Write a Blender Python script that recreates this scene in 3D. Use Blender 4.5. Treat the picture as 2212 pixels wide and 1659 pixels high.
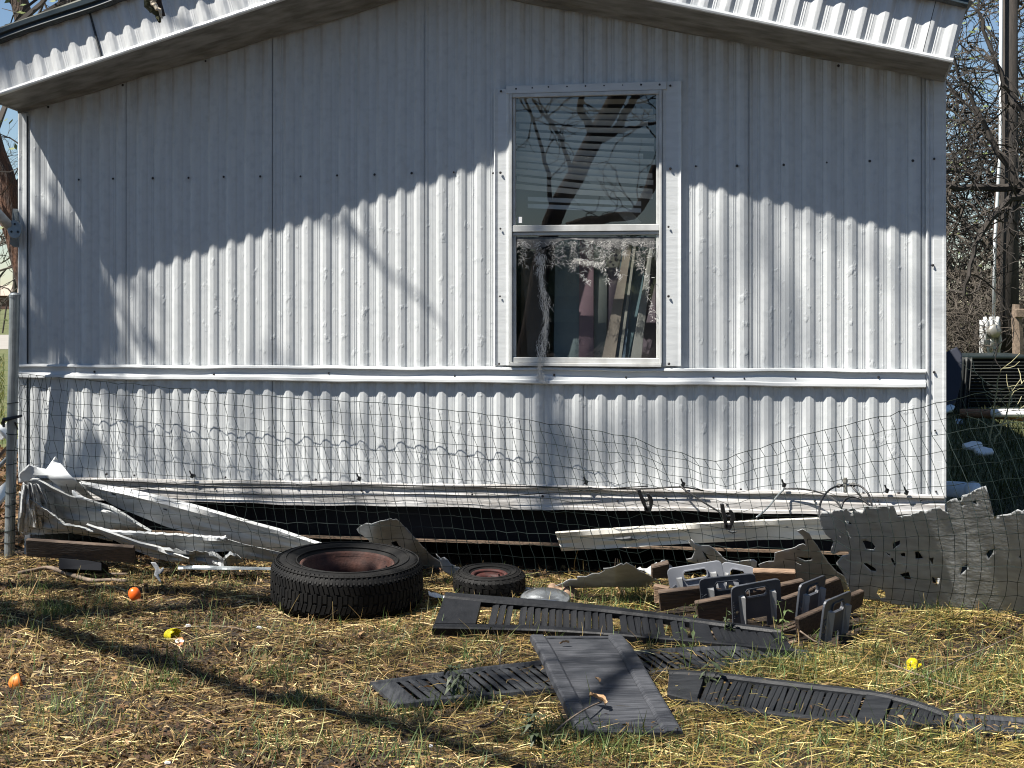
import bpy, bmesh, math, random
import numpy as np
from mathutils import Vector, Matrix, Euler
from mathutils.geometry import delaunay_2d_cdt
R = math.radians
rnd = random.Random(11)
nrs = np.random.RandomState(7)
sc = bpy.context.scene
for o in list(bpy.data.objects): bpy.data.objects.remove(o)
col = sc.collection

# ------------------------------------------------------------------ camera
F, U0, V0, H = 3100.0, 1106.0, 650.0, 1.35      # picture measured on a 2212 x 1659 grid
cam = bpy.data.cameras.new('camera'); camo = bpy.data.objects.new('camera', cam); col.objects.link(camo)
camo.location = (0, 0, H); camo.rotation_euler = (R(90), 0, 0)
cam.sensor_width = 36; cam.lens = 36 * F / 2212
cam.shift_y = -(829.5 - V0) / 2212
cam.clip_start = .05; cam.clip_end = 3000
sc.camera = camo
# ------------------------------------------------------------------ light
SUN = Vector((.576, .262, -.915)).normalized()   # direction the light travels
elev = math.asin(-SUN.z)
w = bpy.data.worlds.new('World'); sc.world = w; w.use_nodes = True
nt = w.node_tree; bg = nt.nodes['Background']
sky = nt.nodes.new('ShaderNodeTexSky'); sky.sky_type = 'NISHITA'; sky.sun_disc = False
sky.sun_elevation = elev; sky.sun_rotation = math.atan2(-SUN.x, -SUN.y)
sky.altitude = 200; sky.air_density = 1.0; sky.dust_density = 0.0; sky.ozone_density = 3.0
nt.links.new(sky.outputs[0], bg.inputs[0]); bg.inputs[1].default_value = .05
sl = bpy.data.lights.new('sun', 'SUN'); so = bpy.data.objects.new('sun', sl); col.objects.link(so)
sl.energy = 5.0; sl.angle = R(.55); sl.color = (1, .95, .87)
so.rotation_euler = SUN.to_track_quat('-Z', 'Y').to_euler(); so.location = (-6, -3, 12)
sc.view_settings.view_transform = 'Standard'; sc.view_settings.look = 'None'
sc.view_settings.exposure = 1.15; sc.view_settings.gamma = 1; sc.view_settings.use_curve_mapping = False
sc.render.engine = 'CYCLES'
sc.cycles.filter_width = 1.1; sc.cycles.max_bounces = 6; sc.cycles.transparent_max_bounces = 12

# ------------------------------------------------------------------ coordinates
def P(u, v, Y): return Vector(((u - U0) * Y / F, Y, H - (v - V0) * Y / F))
def G(u, v, z=0.0): return P(u, v, F * (H - z) / (v - V0))
TH = math.asin(.183)
WR = Vector((math.cos(TH), -math.sin(TH), 0)); WN = Vector((math.sin(TH), math.cos(TH), 0))
WO = Vector((-2.595, 7.589, 0)); WW = 4.70       # left corner of the gable wall, its width
def wl(u, v, out=0.0):                           # (along the wall, height) seen through a picture point
    k = (u - U0) / F; ox, oy = WO.x - WN.x * out, WO.y - WN.y * out
    s = (k * oy - ox) / (WR.x - k * WR.y); Y = oy + WR.y * s
    return s, H - (v - V0) * Y / F
def W(s, out, z): return WO + WR * s - WN * out + Vector((0, 0, z))

# ------------------------------------------------------------------ naming
def tag(o, label=None, cat=None, group=None, kind=None):
    if label: o['label'] = label
    if cat: o['category'] = cat
    if group: o['group'] = group
    if kind: o['kind'] = kind
    return o
def empty(name, loc, rz=0.0, **k):
    o = bpy.data.objects.new(name, None); col.objects.link(o)
    o.location = loc; o.rotation_euler = (0, 0, rz); o.empty_display_size = .1
    return tag(o, **k)
def wm(o):                                       # matrix of a root without waiting for the depsgraph
    return Matrix.Translation(o.location) @ o.rotation_euler.to_matrix().to_4x4()

# ------------------------------------------------------------------ mesh builder
class MB:
    def __init__(s): s.v = []; s.f = []
    def add(s, vs, fs):
        b = len(s.v); s.v += [Vector(p) for p in vs]; s.f += [tuple(i + b for i in f) for f in fs]; return s
    def box(s, c, size, rot=None):
        hx, hy, hz = size[0] / 2, size[1] / 2, size[2] / 2; c = Vector(c)
        m = rot.to_matrix() if isinstance(rot, Euler) else (rot or Matrix.Identity(3))
        vs = [c + m @ Vector((x * hx, y * hy, z * hz)) for x in (-1, 1) for y in (-1, 1) for z in (-1, 1)]
        return s.add(vs, [(0, 1, 3, 2), (4, 6, 7, 5), (0, 4, 5, 1), (2, 3, 7, 6), (0, 2, 6, 4), (1, 5, 7, 3)])
    def hexa(s, a, b):                           # two quads of four corners each
        vs = list(a) + list(b)
        return s.add(vs, [(3, 2, 1, 0), (4, 5, 6, 7)] + [(i, (i + 1) % 4, (i + 1) % 4 + 4, i + 4) for i in range(4)])
    def tube(s, pts, rad, n=6, cap=True):
        pts = [Vector(p) for p in pts]; m = len(pts)
        if not hasattr(rad, '__len__'): rad = [rad] * m
        vs = []; prev = None
        for i, p in enumerate(pts):
            t = (pts[min(i + 1, m - 1)] - pts[max(i - 1, 0)])
            t = t.normalized() if t.length > 1e-9 else Vector((0, 0, 1))
            if prev is None: a = t.orthogonal().normalized()
            else:
                a = prev - t * prev.dot(t); a = a.normalized() if a.length > 1e-6 else t.orthogonal().normalized()
            prev = a; b = t.cross(a)
            for k in range(n):
                an = 2 * math.pi * k / n; vs.append(p + (a * math.cos(an) + b * math.sin(an)) * rad[i])
        fs = [(i * n + k, i * n + (k + 1) % n, (i + 1) * n + (k + 1) % n, (i + 1) * n + k) for i in range(m - 1) for k in range(n)]
        if cap: fs += [tuple(range(n - 1, -1, -1)), tuple(range((m - 1) * n, m * n))]
        return s.add(vs, fs)
    def grid(s, rows, close_u=False):            # rows of equally many points
        n = len(rows[0]); m = len(rows)
        vs = [p for r in rows for p in r]
        return s.add(vs, [(i * n + j, i * n + (j + 1) % n, (i + 1) * n + (j + 1) % n, (i + 1) * n + j)
                          for i in range(m - 1) for j in range(n if close_u else n - 1)])
    def sweep(s, path, prof, closed=True, caps=True):  # prof(i) -> list of points
        rows = [prof(p) for p in path]; n = len(rows[0]); b = len(s.v)
        s.grid(rows, closed)
        if caps and closed: s.f += [tuple(b + k for k in range(n - 1, -1, -1)), tuple(b + (len(rows) - 1) * n + k for k in range(n))]
        return s
    def lathe(s, prof, n=48, mat=None, closed=False):  # prof of (r, z)
        rows = []
        for (r, z) in prof: rows.append([Vector((r * math.cos(2 * math.pi * k / n), r * math.sin(2 * math.pi * k / n), z)) for k in range(n)])
        if mat is not None: rows = [[mat @ p for p in r] for r in rows]
        return s.grid(rows, True)
    def build(s, name, mat, parent=None, smooth=False, local=False, loc=None, link=True):
        vs = s.v
        if parent is not None and not local:
            inv = wm(parent).inverted(); vs = [inv @ p for p in vs]
        if loc is not None: vs = [p - Vector(loc) for p in vs]
        me = bpy.data.meshes.new(name); me.from_pydata([tuple(p) for p in vs], [], s.f)
        if mat is not None: me.materials.append(mat)
        if smooth: me.polygons.foreach_set('use_smooth', [True] * len(me.polygons))
        me.update()
        o = bpy.data.objects.new(name, me); col.objects.link(o)
        if parent is not None: o.parent = parent
        if loc is not None: o.location = loc
        return o
def fixn(o):
    bm = bmesh.new(); bm.from_mesh(o.data); bmesh.ops.recalc_face_normals(bm, faces=bm.faces); bm.to_mesh(o.data); bm.free(); return o
def bevel(o, wd=.003, seg=2):
    m = o.modifiers.new('bevel', 'BEVEL'); m.width = wd; m.segments = seg; m.limit_method = 'ANGLE'; m.angle_limit = R(40); return o
def solid(o, t, off=0.0):
    m = o.modifiers.new('thickness', 'SOLIDIFY'); m.thickness = t; m.offset = off; return o
def share(src, name, parent, mtx):               # an alike piece: shared mesh, own place
    o = bpy.data.objects.new(name, src.data if hasattr(src, 'data') else src); col.objects.link(o)
    o.parent = parent; o.matrix_basis = mtx; return o
def inside(p, poly):
    x, y = p; c = False; n = len(poly)
    for i in range(n):
        x1, y1 = poly[i]; x2, y2 = poly[(i + 1) % n]
        if (y1 > y) != (y2 > y) and x < (x2 - x1) * (y - y1) / (y2 - y1) + x1: c = not c
    return c
def cdt(outline, holes=(), step=None, rough=0.0, seg=None, rr=None):
    rr = rr or random.Random(3)
    def dens(poly):
        if not seg: return [Vector(p) for p in poly]
        out = []
        for i in range(len(poly)):
            a, b = Vector(poly[i]), Vector(poly[(i + 1) % len(poly)]); k = max(1, int((b - a).length / seg))
            for q in range(k):
                p = a.lerp(b, q / k)
                if rough: p += Vector((rr.uniform(-1, 1), rr.uniform(-1, 1))) * rough * (1 if q else .4)
                out.append(p)
        return out
    rings = [dens(outline)] + [dens(h) for h in holes]
    vs, ed, fixed = [], [], 0
    for rg in rings:
        b = len(vs); vs += rg; ed += [(b + i, b + (i + 1) % len(rg)) for i in range(len(rg))]
    nb = len(vs)
    if step:
        xs = [p.x for p in rings[0]]; ys = [p.y for p in rings[0]]
        y = min(ys) + step / 2; k = 0
        while y < max(ys):
            x = min(xs) + step / 2 + (k % 2) * step / 2
            while x < max(xs):
                q = (x, y)
                if inside(q, rings[0]) and not any(inside(q, h) for h in rings[1:]):
                    if min((Vector(q) - p).length_squared for p in vs[:nb]) > (step * .35) ** 2: vs.append(Vector(q))
                x += step
            y += step * .87; k += 1
    r = delaunay_2d_cdt(vs, ed, [], 1, 1e-6)
    ov, of = r[0], r[2]; keep = []
    for f in of:
        c = sum((ov[i] for i in f), Vector((0, 0))) / len(f)
        if inside(c, rings[0]) and not any(inside(c, h) for h in rings[1:]): keep.append(tuple(f))
    return [Vector(p) for p in ov], keep
def plate(outline, holes, t, fn):                # flat plate with holes; fn(x, y, d) -> 3D
    ov, of = cdt(outline, holes); n = len(ov)
    m = MB(); vs = [fn(p.x, p.y, 0) for p in ov] + [fn(p.x, p.y, t) for p in ov]
    fs = [f for f in of] + [tuple(i + n for i in reversed(f)) for f in of]
    cnt = {}
    for f in of:
        for i in range(len(f)):
            e = (f[i], f[(i + 1) % len(f)]); cnt[tuple(sorted(e))] = cnt.get(tuple(sorted(e)), []) + [e]
    for k, e in cnt.items():
        if len(e) == 1: a, b = e[0]; fs.append((b, a, a + n, b + n))
    m.add(vs, fs); return m
FOOT = []                                        # ground footprints of flat things, kept clear of straw
def lerp_poly(pts, t):                           # polyline by arc length
    pts = [Vector(p) for p in pts]; L = [0]
    for a, b in zip(pts, pts[1:]): L.append(L[-1] + (b - a).length)
    d = max(0, min(1, t)) * L[-1]
    for i in range(len(pts) - 1):
        if d <= L[i + 1] or i == len(pts) - 2:
            return pts[i].lerp(pts[i + 1], (d - L[i]) / max(1e-9, L[i + 1] - L[i]))
def smooth_poly(pts, n):
    pts = [Vector(p) for p in pts]
    for _ in range(2):
        q = [pts[0]]
        for a, b in zip(pts, pts[1:]): q += [a.lerp(b, .25), a.lerp(b, .75)]
        pts = q + [pts[-1]]
    return [lerp_poly(pts, i / (n - 1)) for i in range(n)]

# ------------------------------------------------------------------ materials
def mat(name, c, rough=.6, c2=None, scale=20, amt=.5, stretch=(1, 1, 1), bump=0.0, bscale=60, bstretch=None, metal=0.0,
        c3=None, scale3=4, lo3=.45, hi3=.65, spec=.5, detail=6, lo=.35, hi=.65, rot=(0, 0, 0), bdist=.004, blo=.3, bhi=.7):
    m = bpy.data.materials.new(name); m.use_nodes = True; t = m.node_tree; N = t.nodes; b = N['Principled BSDF']
    b.inputs['Roughness'].default_value = rough; b.inputs['Metallic'].default_value = metal
    b.inputs['Specular IOR Level'].default_value = spec
    b.inputs['Base Color'].default_value = (*c, 1)
    tc = N.new('ShaderNodeTexCoord'); cur = None
    def noise(sca, st, lo, hi):
        mp = N.new('ShaderNodeMapping'); mp.inputs['Scale'].default_value = st; mp.inputs['Rotation'].default_value = rot
        t.links.new(tc.outputs['Object'], mp.inputs[0])
        n = N.new('ShaderNodeTexNoise'); n.inputs['Scale'].default_value = sca; n.inputs['Detail'].default_value = detail
        t.links.new(mp.outputs[0], n.inputs[0])
        r = N.new('ShaderNodeValToRGB'); r.color_ramp.elements[0].position = lo; r.color_ramp.elements[1].position = hi
        t.links.new(n.outputs[0], r.inputs[0]); return n, r
    def mixc(fac, a, bb, k):
        mx = N.new('ShaderNodeMix'); mx.data_type = 'RGBA'
        ma = N.new('ShaderNodeMath'); ma.operation = 'MULTIPLY'; ma.inputs[1].default_value = k
        t.links.new(fac, ma.inputs[0]); t.links.new(ma.outputs[0], mx.inputs[0])
        if hasattr(a, 'links'): t.links.new(a, mx.inputs[6])
        else: mx.inputs[6].default_value = (*a, 1)
        mx.inputs[7].default_value = (*bb, 1); return mx.outputs[2]
    cur = c
    if c2: n, r = noise(scale, stretch, lo, hi); cur = mixc(r.outputs[0], cur, c2, amt)
    if c3: n, r = noise(scale3, stretch if c2 is None else (1, 1, 1), lo3, hi3); cur = mixc(r.outputs[0], cur, c3, 1)
    if hasattr(cur, 'links'): t.links.new(cur, b.inputs['Base Color'])
    if bump:
        n, r = noise(bscale, bstretch or stretch, blo, bhi)
        bp = N.new('ShaderNodeBump'); bp.inputs['Strength'].default_value = bump; bp.inputs['Distance'].default_value = bdist
        t.links.new(r.outputs[0], bp.inputs['Height']); t.links.new(bp.outputs[0], b.inputs['Normal'])
    m['nodes'] = 1
    return m
def attr_mat(name, rough=.75, trans=.25):
    m = bpy.data.materials.new(name); m.use_nodes = True; t = m.node_tree; N = t.nodes; b = N['Principled BSDF']
    a = N.new('ShaderNodeAttribute'); a.attribute_name = 'Col'
    t.links.new(a.outputs['Color'], b.inputs['Base Color']); b.inputs['Roughness'].default_value = rough
    if trans:
        tr = N.new('ShaderNodeBsdfTranslucent'); t.links.new(a.outputs['Color'], tr.inputs[0])
        mx = N.new('ShaderNodeMixShader'); mx.inputs[0].default_value = trans
        t.links.new(b.outputs[0], mx.inputs[1]); t.links.new(tr.outputs[0], mx.inputs[2])
        t.links.new(mx.outputs[0], N['Material Output'].inputs[0])
    return m
M = {}
M['siding'] = mat('white_painted_siding', (.53, .55, .555), .40, (.40, .42, .43), 6, .35, (5, 5, .6), bump=.35, bscale=15, bstretch=(1.7, 1.7, 1.0), bdist=.006, blo=.60, bhi=.74, c3=(.43, .452, .462), scale3=26, lo3=.48, hi3=.78)
M['fascia'] = mat('white_fascia_metal', (.60, .615, .62), .40, (.36, .37, .375), 14, .35, (3, 3, .25), bump=.2, bscale=10, bstretch=(3, 3, 1.2), bdist=.006)
M['trim'] = mat('white_painted_trim', (.58, .60, .605), .35, (.40, .415, .42), 9, .35, (1, 4, 4), bump=.12, bscale=14, bdist=.004)
M['oldtrim'] = mat('weathered_white_trim', (.50, .49, .475), .5, (.20, .185, .17), 5, .75, (1, 6, 9), bump=.25, bscale=26, bstretch=(.6, 4, 4), c3=(.58, .58, .58), scale3=3, lo3=.5, hi3=.75)
M['soffit'] = mat('dirty_soffit', (.27, .27, .255), .6, (.10, .097, .08), 4, .8, (1, 5, 7), bump=.25, bscale=10, bstretch=(1, 5, 7))
M['seam'] = mat('dark_seam', (.03, .035, .04), .6)
M['screw'] = mat('rusted_screw', (.018, .016, .018), .5)
M['roofedge'] = mat('blue_black_drip_edge', (.018, .030, .038), .38, (.03, .045, .055), 5, .6, (.5, 4, 4))
M['roofedgetop'] = mat('pale_roof_edge', (.42, .42, .36), .6, (.2, .2, .16), 12, .6)
M['roof'] = mat('grey_roof_metal', (.35, .36, .36), .5)
M['black_under'] = mat('dark_underbelly', (.005, .006, .009), .8, spec=.2)
M['vinylframe'] = mat('window_aluminium', (.55, .56, .55), .38, (.28, .28, .26), 14, .45, metal=0)
M['interior'] = mat('dark_interior', (.10, .11, .12), .9)
M['galv'] = mat('galvanised_steel', (.30, .33, .34), .42, (.18, .20, .21), 18, .6, metal=.55, bump=.1)
M['wire'] = mat('green_coated_wire', (.007, .014, .0125), .55, spec=.2)
M['skirt'] = mat('grey_beige_skirting', (.37, .385, .39), .5, (.19, .19, .18), 10, .55, (1.2, 1.2, 3), bump=.2, bscale=22, c3=(.46, .475, .48), scale3=9, lo3=.66, hi3=.78)
M['skirt_pale'] = mat('pale_skirting', (.52, .535, .54), .48, (.26, .26, .25), 12, .55, (.5, 2, 3), bump=.2, bscale=20, c3=(.56, .56, .54), scale3=7, lo3=.6, hi3=.72)
M['strip'] = mat('cream_trim_strip', (.62, .60, .54), .45, (.42, .40, .35), 8, .5, bump=.08)
M['rubber'] = mat('weathered_tyre_rubber', (.0035, .0035, .0038), .7, (.016, .015, .0135), 13, .5, spec=.22)
M['rust'] = mat('rusty_wheel_rim', (.075, .028, .018), .8, (.03, .013, .010), 24, .8, bump=.3, bscale=90)
M['redrust'] = mat('red_wheel_rim', (.07, .013, .009), .7, (.02, .008, .007), 30, .7)
M['chrome'] = mat('dull_chrome', (.55, .58, .60), .22, (.3, .31, .32), 20, .5, metal=.9)
M['shut_black'] = mat('black_shutter_plastic', (.005, .006, .008), .5, (.014, .015, .018), 25, .5, bump=.12, spec=.25)
M['shut_grey'] = mat('faded_shutter_plastic', (.018, .020, .024), .62, (.056, .059, .063), 11, .7, (6, 1, 1), bump=.25, bscale=16, bstretch=(8, 1, 1), rot=(0, 0, R(-8)), spec=.25)
M['shut_panel'] = mat('faded_woodgrain_shutter', (.019, .021, .026), .62, (.080, .083, .092), 7, .85, (1.4, 22, 3), bump=.3, bscale=9, bstretch=(2, 30, 4), c3=(.022, .025, .031), scale3=6, lo3=.55, hi3=.75, spec=.25)
M['shut_dark'] = mat('dark_shutter_plastic', (.009, .010, .012), .55, (.030, .032, .035), 10, .6, (1, 6, 1), bump=.2, bscale=30, spec=.25)
M['bracket'] = mat('grey_bracket_plastic', (.050, .056, .070), .5, (.085, .09, .10), 20, .4, bump=.06)
M['bracket_lit'] = mat('lit_bracket_plastic', (.24, .25, .275), .5, (.17, .18, .20), 18, .4)  # paler copy of the bracket plastic, light on it put into the colour
M['bracket_face'] = mat('pale_bracket_rib', (.26, .265, .27), .5, (.19, .19, .19), 30, .3)
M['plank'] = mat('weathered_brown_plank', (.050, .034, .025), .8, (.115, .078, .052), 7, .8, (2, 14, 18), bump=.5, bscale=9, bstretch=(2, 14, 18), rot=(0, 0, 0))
M['plank_lit'] = mat('tan_wood_lit_tone', (.30, .20, .13), .8, (.13, .08, .05), 8, .8, (2, 12, 16), bump=.5, bscale=12, bstretch=(2, 12, 16))  # paler copy of the brown plank, sunlight put into its colour; log shares it
M['batten'] = mat('grey_brown_batten', (.18, .125, .085), .8, (.09, .06, .04), 12, .7, (2, 10, 10), bump=.4)
M['stick'] = mat('dry_stick', (.22, .165, .12), .8, (.10, .075, .055), 30, .7, bump=.4)
M['orange'] = mat('orange_plastic', (.80, .13, .012), .35, (.62, .09, .008), 20, .4)
M['orange_old'] = mat('faded_orange_plastic', (.66, .20, .03), .5, (.5, .14, .02), 20, .5)
M['yellow'] = mat('yellow_plastic', (.86, .70, .005), .4, (.75, .55, .005), 24, .3)
M['lime'] = mat('lime_yellow_plastic', (.86, .70, .012), .4, (.80, .74, .03), 18, .5)
M['white'] = mat('white_scrap', (.78, .78, .78), .6, (.6, .6, .6), 12, .4)
M['wrapper'] = mat('orange_white_wrapper', (.8, .79, .78), .5, (.75, .22, .08), 22, .95, lo=.48, hi=.56)
M['blackp'] = mat('black_plastic', (.008, .008, .009), .38)
M['brass'] = mat('dirty_metal_fitting', (.35, .34, .30), .4, metal=.6)
M['bark'] = mat('dark_bark', (.055, .042, .034), .9, (.12, .075, .05), 16, .6, (3, 3, .6), bump=.9, bscale=22, bstretch=(3, 3, .5), bdist=.02)
M['bark_red'] = mat('reddish_bark', (.035, .026, .022), .9, (.20, .085, .04), 7, .6, (3, 3, .8), bump=1, bscale=16, bstretch=(3, 3, .6), bdist=.03)
M['twig'] = mat('grey_twig', (.042, .034, .027), .85, (.10, .083, .062), 3, .6)
M['twig_dark'] = mat('dark_twig', (.022, .018, .015), .85, (.055, .045, .035), 3, .6)
M['moss'] = mat('mossy_bark', (.055, .060, .025), .95, (.10, .095, .07), 26, .6, bump=.9, bscale=60)
M['rawwood'] = mat('torn_pale_wood', (.62, .56, .44), .8, (.45, .33, .22), 30, .5, bump=.4)
M['leaf'] = mat('small_green_leaf', (.075, .11, .035), .6, (.16, .18, .05), 8, .6)
M['weed_dark'] = mat('dark_weed_leaf', (.028, .042, .018), .6, (.06, .075, .03), 14, .6)
M['brownleaf'] = mat('brown_leaf', (.28, .16, .08), .7, (.42, .29, .16), 60, .6)
M['grassgreen'] = mat('weed_green', (.10, .15, .045), .55, (.20, .23, .08), 20, .5)
M['house'] = mat('brown_brick_house', (.10, .055, .04), .85, (.14, .08, .06), 6, .5)
M['houseroof'] = mat('tan_roof', (.36, .30, .24), .8)
M['acmetal'] = mat('dark_green_unit_metal', (.011, .018, .018), .4, (.02, .03, .03), 12, .5)
M['log'] = mat('orange_brown_log', (.30, .16, .09), .8, (.14, .07, .04), 14, .7, bump=.4)
M['pipe'] = mat('pale_blue_pipe', (.55, .66, .76), .4, (.42, .52, .62), 14, .5)
M['foam'] = mat('white_foam', (.72, .74, .76), .7)
M['pole'] = mat('dark_utility_pole', (.030, .026, .022), .9, (.07, .055, .045), 10, .6, (4, 4, .4), bump=.6)
M['conduit'] = mat('white_conduit', (.60, .62, .62), .45)
M['meterbox'] = mat('white_meter_box', (.60, .61, .60), .5, (.25, .25, .24), 9, .6)
M['tarp'] = mat('dark_grey_tarp', (.022, .025, .024), .6, (.05, .053, .05), 8, .6, (6, 6, .6))
M['film'] = mat('shredded_screen_fibre', (.66, .65, .62), .8, (.4, .39, .36), 40, .5)
M['bluestuff'] = mat('dark_blue_scrap', (.012, .015, .026), .6)

def glass():
    m = bpy.data.materials.new('window_glass'); m.use_nodes = True; t = m.node_tree; N = t.nodes
    for n in list(N):
        if n.type == 'BSDF_PRINCIPLED': N.remove(n)
    g = N.new('ShaderNodeBsdfGlossy'); g.inputs['Roughness'].default_value = 0.0
    tr = N.new('ShaderNodeBsdfTransparent'); tr.inputs[0].default_value = (.90, .93, .93, 1)
    fr = N.new('ShaderNodeFresnel'); ge = N.new('ShaderNodeNewGeometry'); io = N.new('ShaderNodeMapRange')   # same reflectance from both sides of the sheet
    io.inputs[3].default_value = 2.0; io.inputs[4].default_value = 1 / 2.0; t.links.new(ge.outputs['Backfacing'], io.inputs[0]); t.links.new(io.outputs[0], fr.inputs[0])
    mx = N.new('ShaderNodeMixShader'); t.links.new(fr.outputs[0], mx.inputs[0]); t.links.new(tr.outputs[0], mx.inputs[1]); t.links.new(g.outputs[0], mx.inputs[2])
    df = N.new('ShaderNodeBsdfDiffuse'); df.inputs[0].default_value = (.55, .54, .5, 1)
    tc = N.new('ShaderNodeTexCoord'); nz = N.new('ShaderNodeTexNoise'); nz.inputs['Scale'].default_value = 6; nz.inputs['Detail'].default_value = 8; t.links.new(tc.outputs['Object'], nz.inputs[0])
    mr = N.new('ShaderNodeMapRange'); mr.inputs[1].default_value = .35; mr.inputs[2].default_value = .75; mr.inputs[3].default_value = .004; mr.inputs[4].default_value = .02; t.links.new(nz.outputs[0], mr.inputs[0])
    m2 = N.new('ShaderNodeMixShader'); t.links.new(mr.outputs[0], m2.inputs[0]); t.links.new(mx.outputs[0], m2.inputs[1]); t.links.new(df.outputs[0], m2.inputs[2])
    t.links.new(m2.outputs[0], N['Material Output'].inputs[0]); return m
M['glass'] = glass()
def ground_mat():
    m = bpy.data.materials.new('bare_soil_and_thatch'); m.use_nodes = True; t = m.node_tree; N = t.nodes; b = N['Principled BSDF']
    b.inputs['Roughness'].default_value = .95
    tc = N.new('ShaderNodeTexCoord'); sp = N.new('ShaderNodeSeparateXYZ'); t.links.new(tc.outputs['Object'], sp.inputs[0])
    def noise(s, d=8):
        n = N.new('ShaderNodeTexNoise'); n.inputs['Scale'].default_value = s; n.inputs['Detail'].default_value = d; t.links.new(tc.outputs['Object'], n.inputs[0]); return n
    def ramp(n, st):
        r = N.new('ShaderNodeValToRGB'); e = r.color_ramp.elements
        e[0].position, e[0].color = st[0][0], (*st[0][1], 1); e[1].position, e[1].color = st[-1][0], (*st[-1][1], 1)
        for p, c in st[1:-1]: q = e.new(p); q.color = (*c, 1)
        t.links.new(n.outputs[0], r.inputs[0]); return r
    near = ramp(noise(45), [(.3, (.008, .005, .0035)), (.5, (.024, .015, .009)), (.62, (.050, .032, .018)), (.75, (.10, .07, .038))])
    far = ramp(noise(3), [(.35, (.06, .085, .022)), (.6, (.12, .12, .045))])
    mr = N.new('ShaderNodeMapRange'); mr.inputs[1].default_value = 8.5; mr.inputs[2].default_value = 11; t.links.new(sp.outputs[1], mr.inputs[0])
    mx = N.new('ShaderNodeMix'); mx.data_type = 'RGBA'; t.links.new(mr.outputs[0], mx.inputs[0]); t.links.new(near.outputs[0], mx.inputs[6]); t.links.new(far.outputs[0], mx.inputs[7])
    t.links.new(mx.outputs[2], b.inputs['Base Color'])
    bn = noise(120); bp = N.new('ShaderNodeBump'); bp.inputs['Strength'].default_value = .9; bp.inputs['Distance'].default_value = .012
    t.links.new(bn.outputs[0], bp.inputs['Height']); t.links.new(bp.outputs[0], b.inputs['Normal']); return m
M['ground'] = ground_mat()
M['litter'] = attr_mat('straw_and_leaf_litter', .8, .2)
M['blade'] = attr_mat('grass_blade', .6, .3)

# ------------------------------------------------------------------ ground
def hsh(x, y): return (math.sin(x * 3.1 + 1.3 * math.sin(y * 2.3)) + math.sin(y * 4.7 + x * 1.9 + 1.1) + .5 * math.sin(x * 9.1 - y * 7.7)) / 2.5
def gh(x, y):
    d = max(0, 1 - math.hypot((x - .2) / 6, (y - 6) / 5))
    z = .014 * hsh(x, y) * min(1, d * 3)
    z += .05 * math.exp(-((x - 1.75) / .5) ** 2 - ((y - 5.75) / .22) ** 2)      # raked heap of hay by the panel
    return z
def axis(lo, hi, st, ext):
    a = list(np.arange(lo, hi + 1e-6, st)); d = st
    while a[-1] < ext: d *= 1.35; a.append(a[-1] + d)
    d = st; b = []
    x = lo
    while x > -ext: d *= 1.35; x -= d; b.append(x)
    return b[::-1] + a
xs = axis(-4, 4, .07, 900); ys = axis(2.5, 9, .07, 900)
gm = MB(); gm.grid([[Vector((x, y, gh(x, y))) for x in xs] for y in ys])
g = gm.build('ground', M['ground'], smooth=True); tag(g, 'brown bare soil of the yard running out to green field', kind='structure')
# ================================================================== the mobile home
home = empty('mobile_home', WO, -TH, label='white corrugated metal mobile home seen from its gable end with one window', cat='mobile home')
def L(s, out, z): return Vector((s, -out, z))            # local: along the wall, towards the viewer, up
PITCH = .098
PROF = [(0, 0), (.055, 0), (.07, 1.3), (.09, 1.3), (.105, 0), (.165, 0), (.18, 1.3), (.20, 1.3), (.215, 0), (.26, 0), (.43, 9.8), (.62, 10.9), (.80, 5.6), (.895, .2), (.93, 0), (1, 0)]
def prof(f):
    k = f - math.floor(f)
    for (a, ha), (b, hb) in zip(PROF, PROF[1:]):
        if a <= k <= b: return (ha + (hb - ha) * (k - a) / max(1e-9, b - a)) / 1000
    return 0
def wtop(s): return min(2.347 + .252 * s, 3.4397 - .2244 * s)
WIN = (2.640, 3.372, 1.045, 2.375)                        # opening in the sheets
seams = [-.20, .60, 1.40, 2.20, 3.00, 3.80, 4.60, 5.40]
for k in range(7):
    s0, s1 = seams[k], seams[k + 1]
    xs_ = [0.72 + .0] + [i + a for i in range(0, 10) for a, _ in PROF if .72 < i + a < 8.88] + [8.88]
    pts = [(s0 + (f - .72) * PITCH, prof(f) + (.0012 if k % 2 else 0)) for f in xs_]
    pts = [(max(.02, min(WW - .03, x)), h) for x, h in pts if -.05 < x < WW + .05]
    cut = []
    for (x, h), (x2, h2) in zip(pts, pts[1:]):
        cut.append((x, h))
        for e in WIN[:2] + (2.294,):
            if x < e < x2: cut.append((e, h + (h2 - h) * (e - x) / (x2 - x)))
    cut.append(pts[-1]); m = MB()
    def col_(x, h, x2, h2, za, zb, zb2):
        n = 3
        for q in range(n):
            a, b = za + (zb - za) * q / n, za + (zb - za) * (q + 1) / n
            a2, b2 = za + (zb2 - za) * q / n, za + (zb2 - za) * (q + 1) / n
            m.add([L(x, h, a), L(x2, h2, a2), L(x2, h2, b2), L(x, h, b)], [(0, 1, 2, 3)])
    for (x, h), (x2, h2) in zip(cut, cut[1:]):
        if x2 - x < 1e-5: continue
        xm = (x + x2) / 2
        if WIN[0] < xm < WIN[1]:
            col_(x, h, x2, h2, .40, WIN[2], WIN[2]); col_(x, h, x2, h2, WIN[3], wtop(x), wtop(x2))
        else: col_(x, h, x2, h2, .40, wtop(x), wtop(x2))
    m.build('siding_sheet', M['siding'], home, local=True)
    if .5 < s0 < 1.5:
        MB().box(L(s0 - .0012, .0062, (.40 + wtop(s0)) / 2), (.0022, .004, wtop(s0) - .42)).build('sheet_joint', M['seam'], home, local=True)
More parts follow.
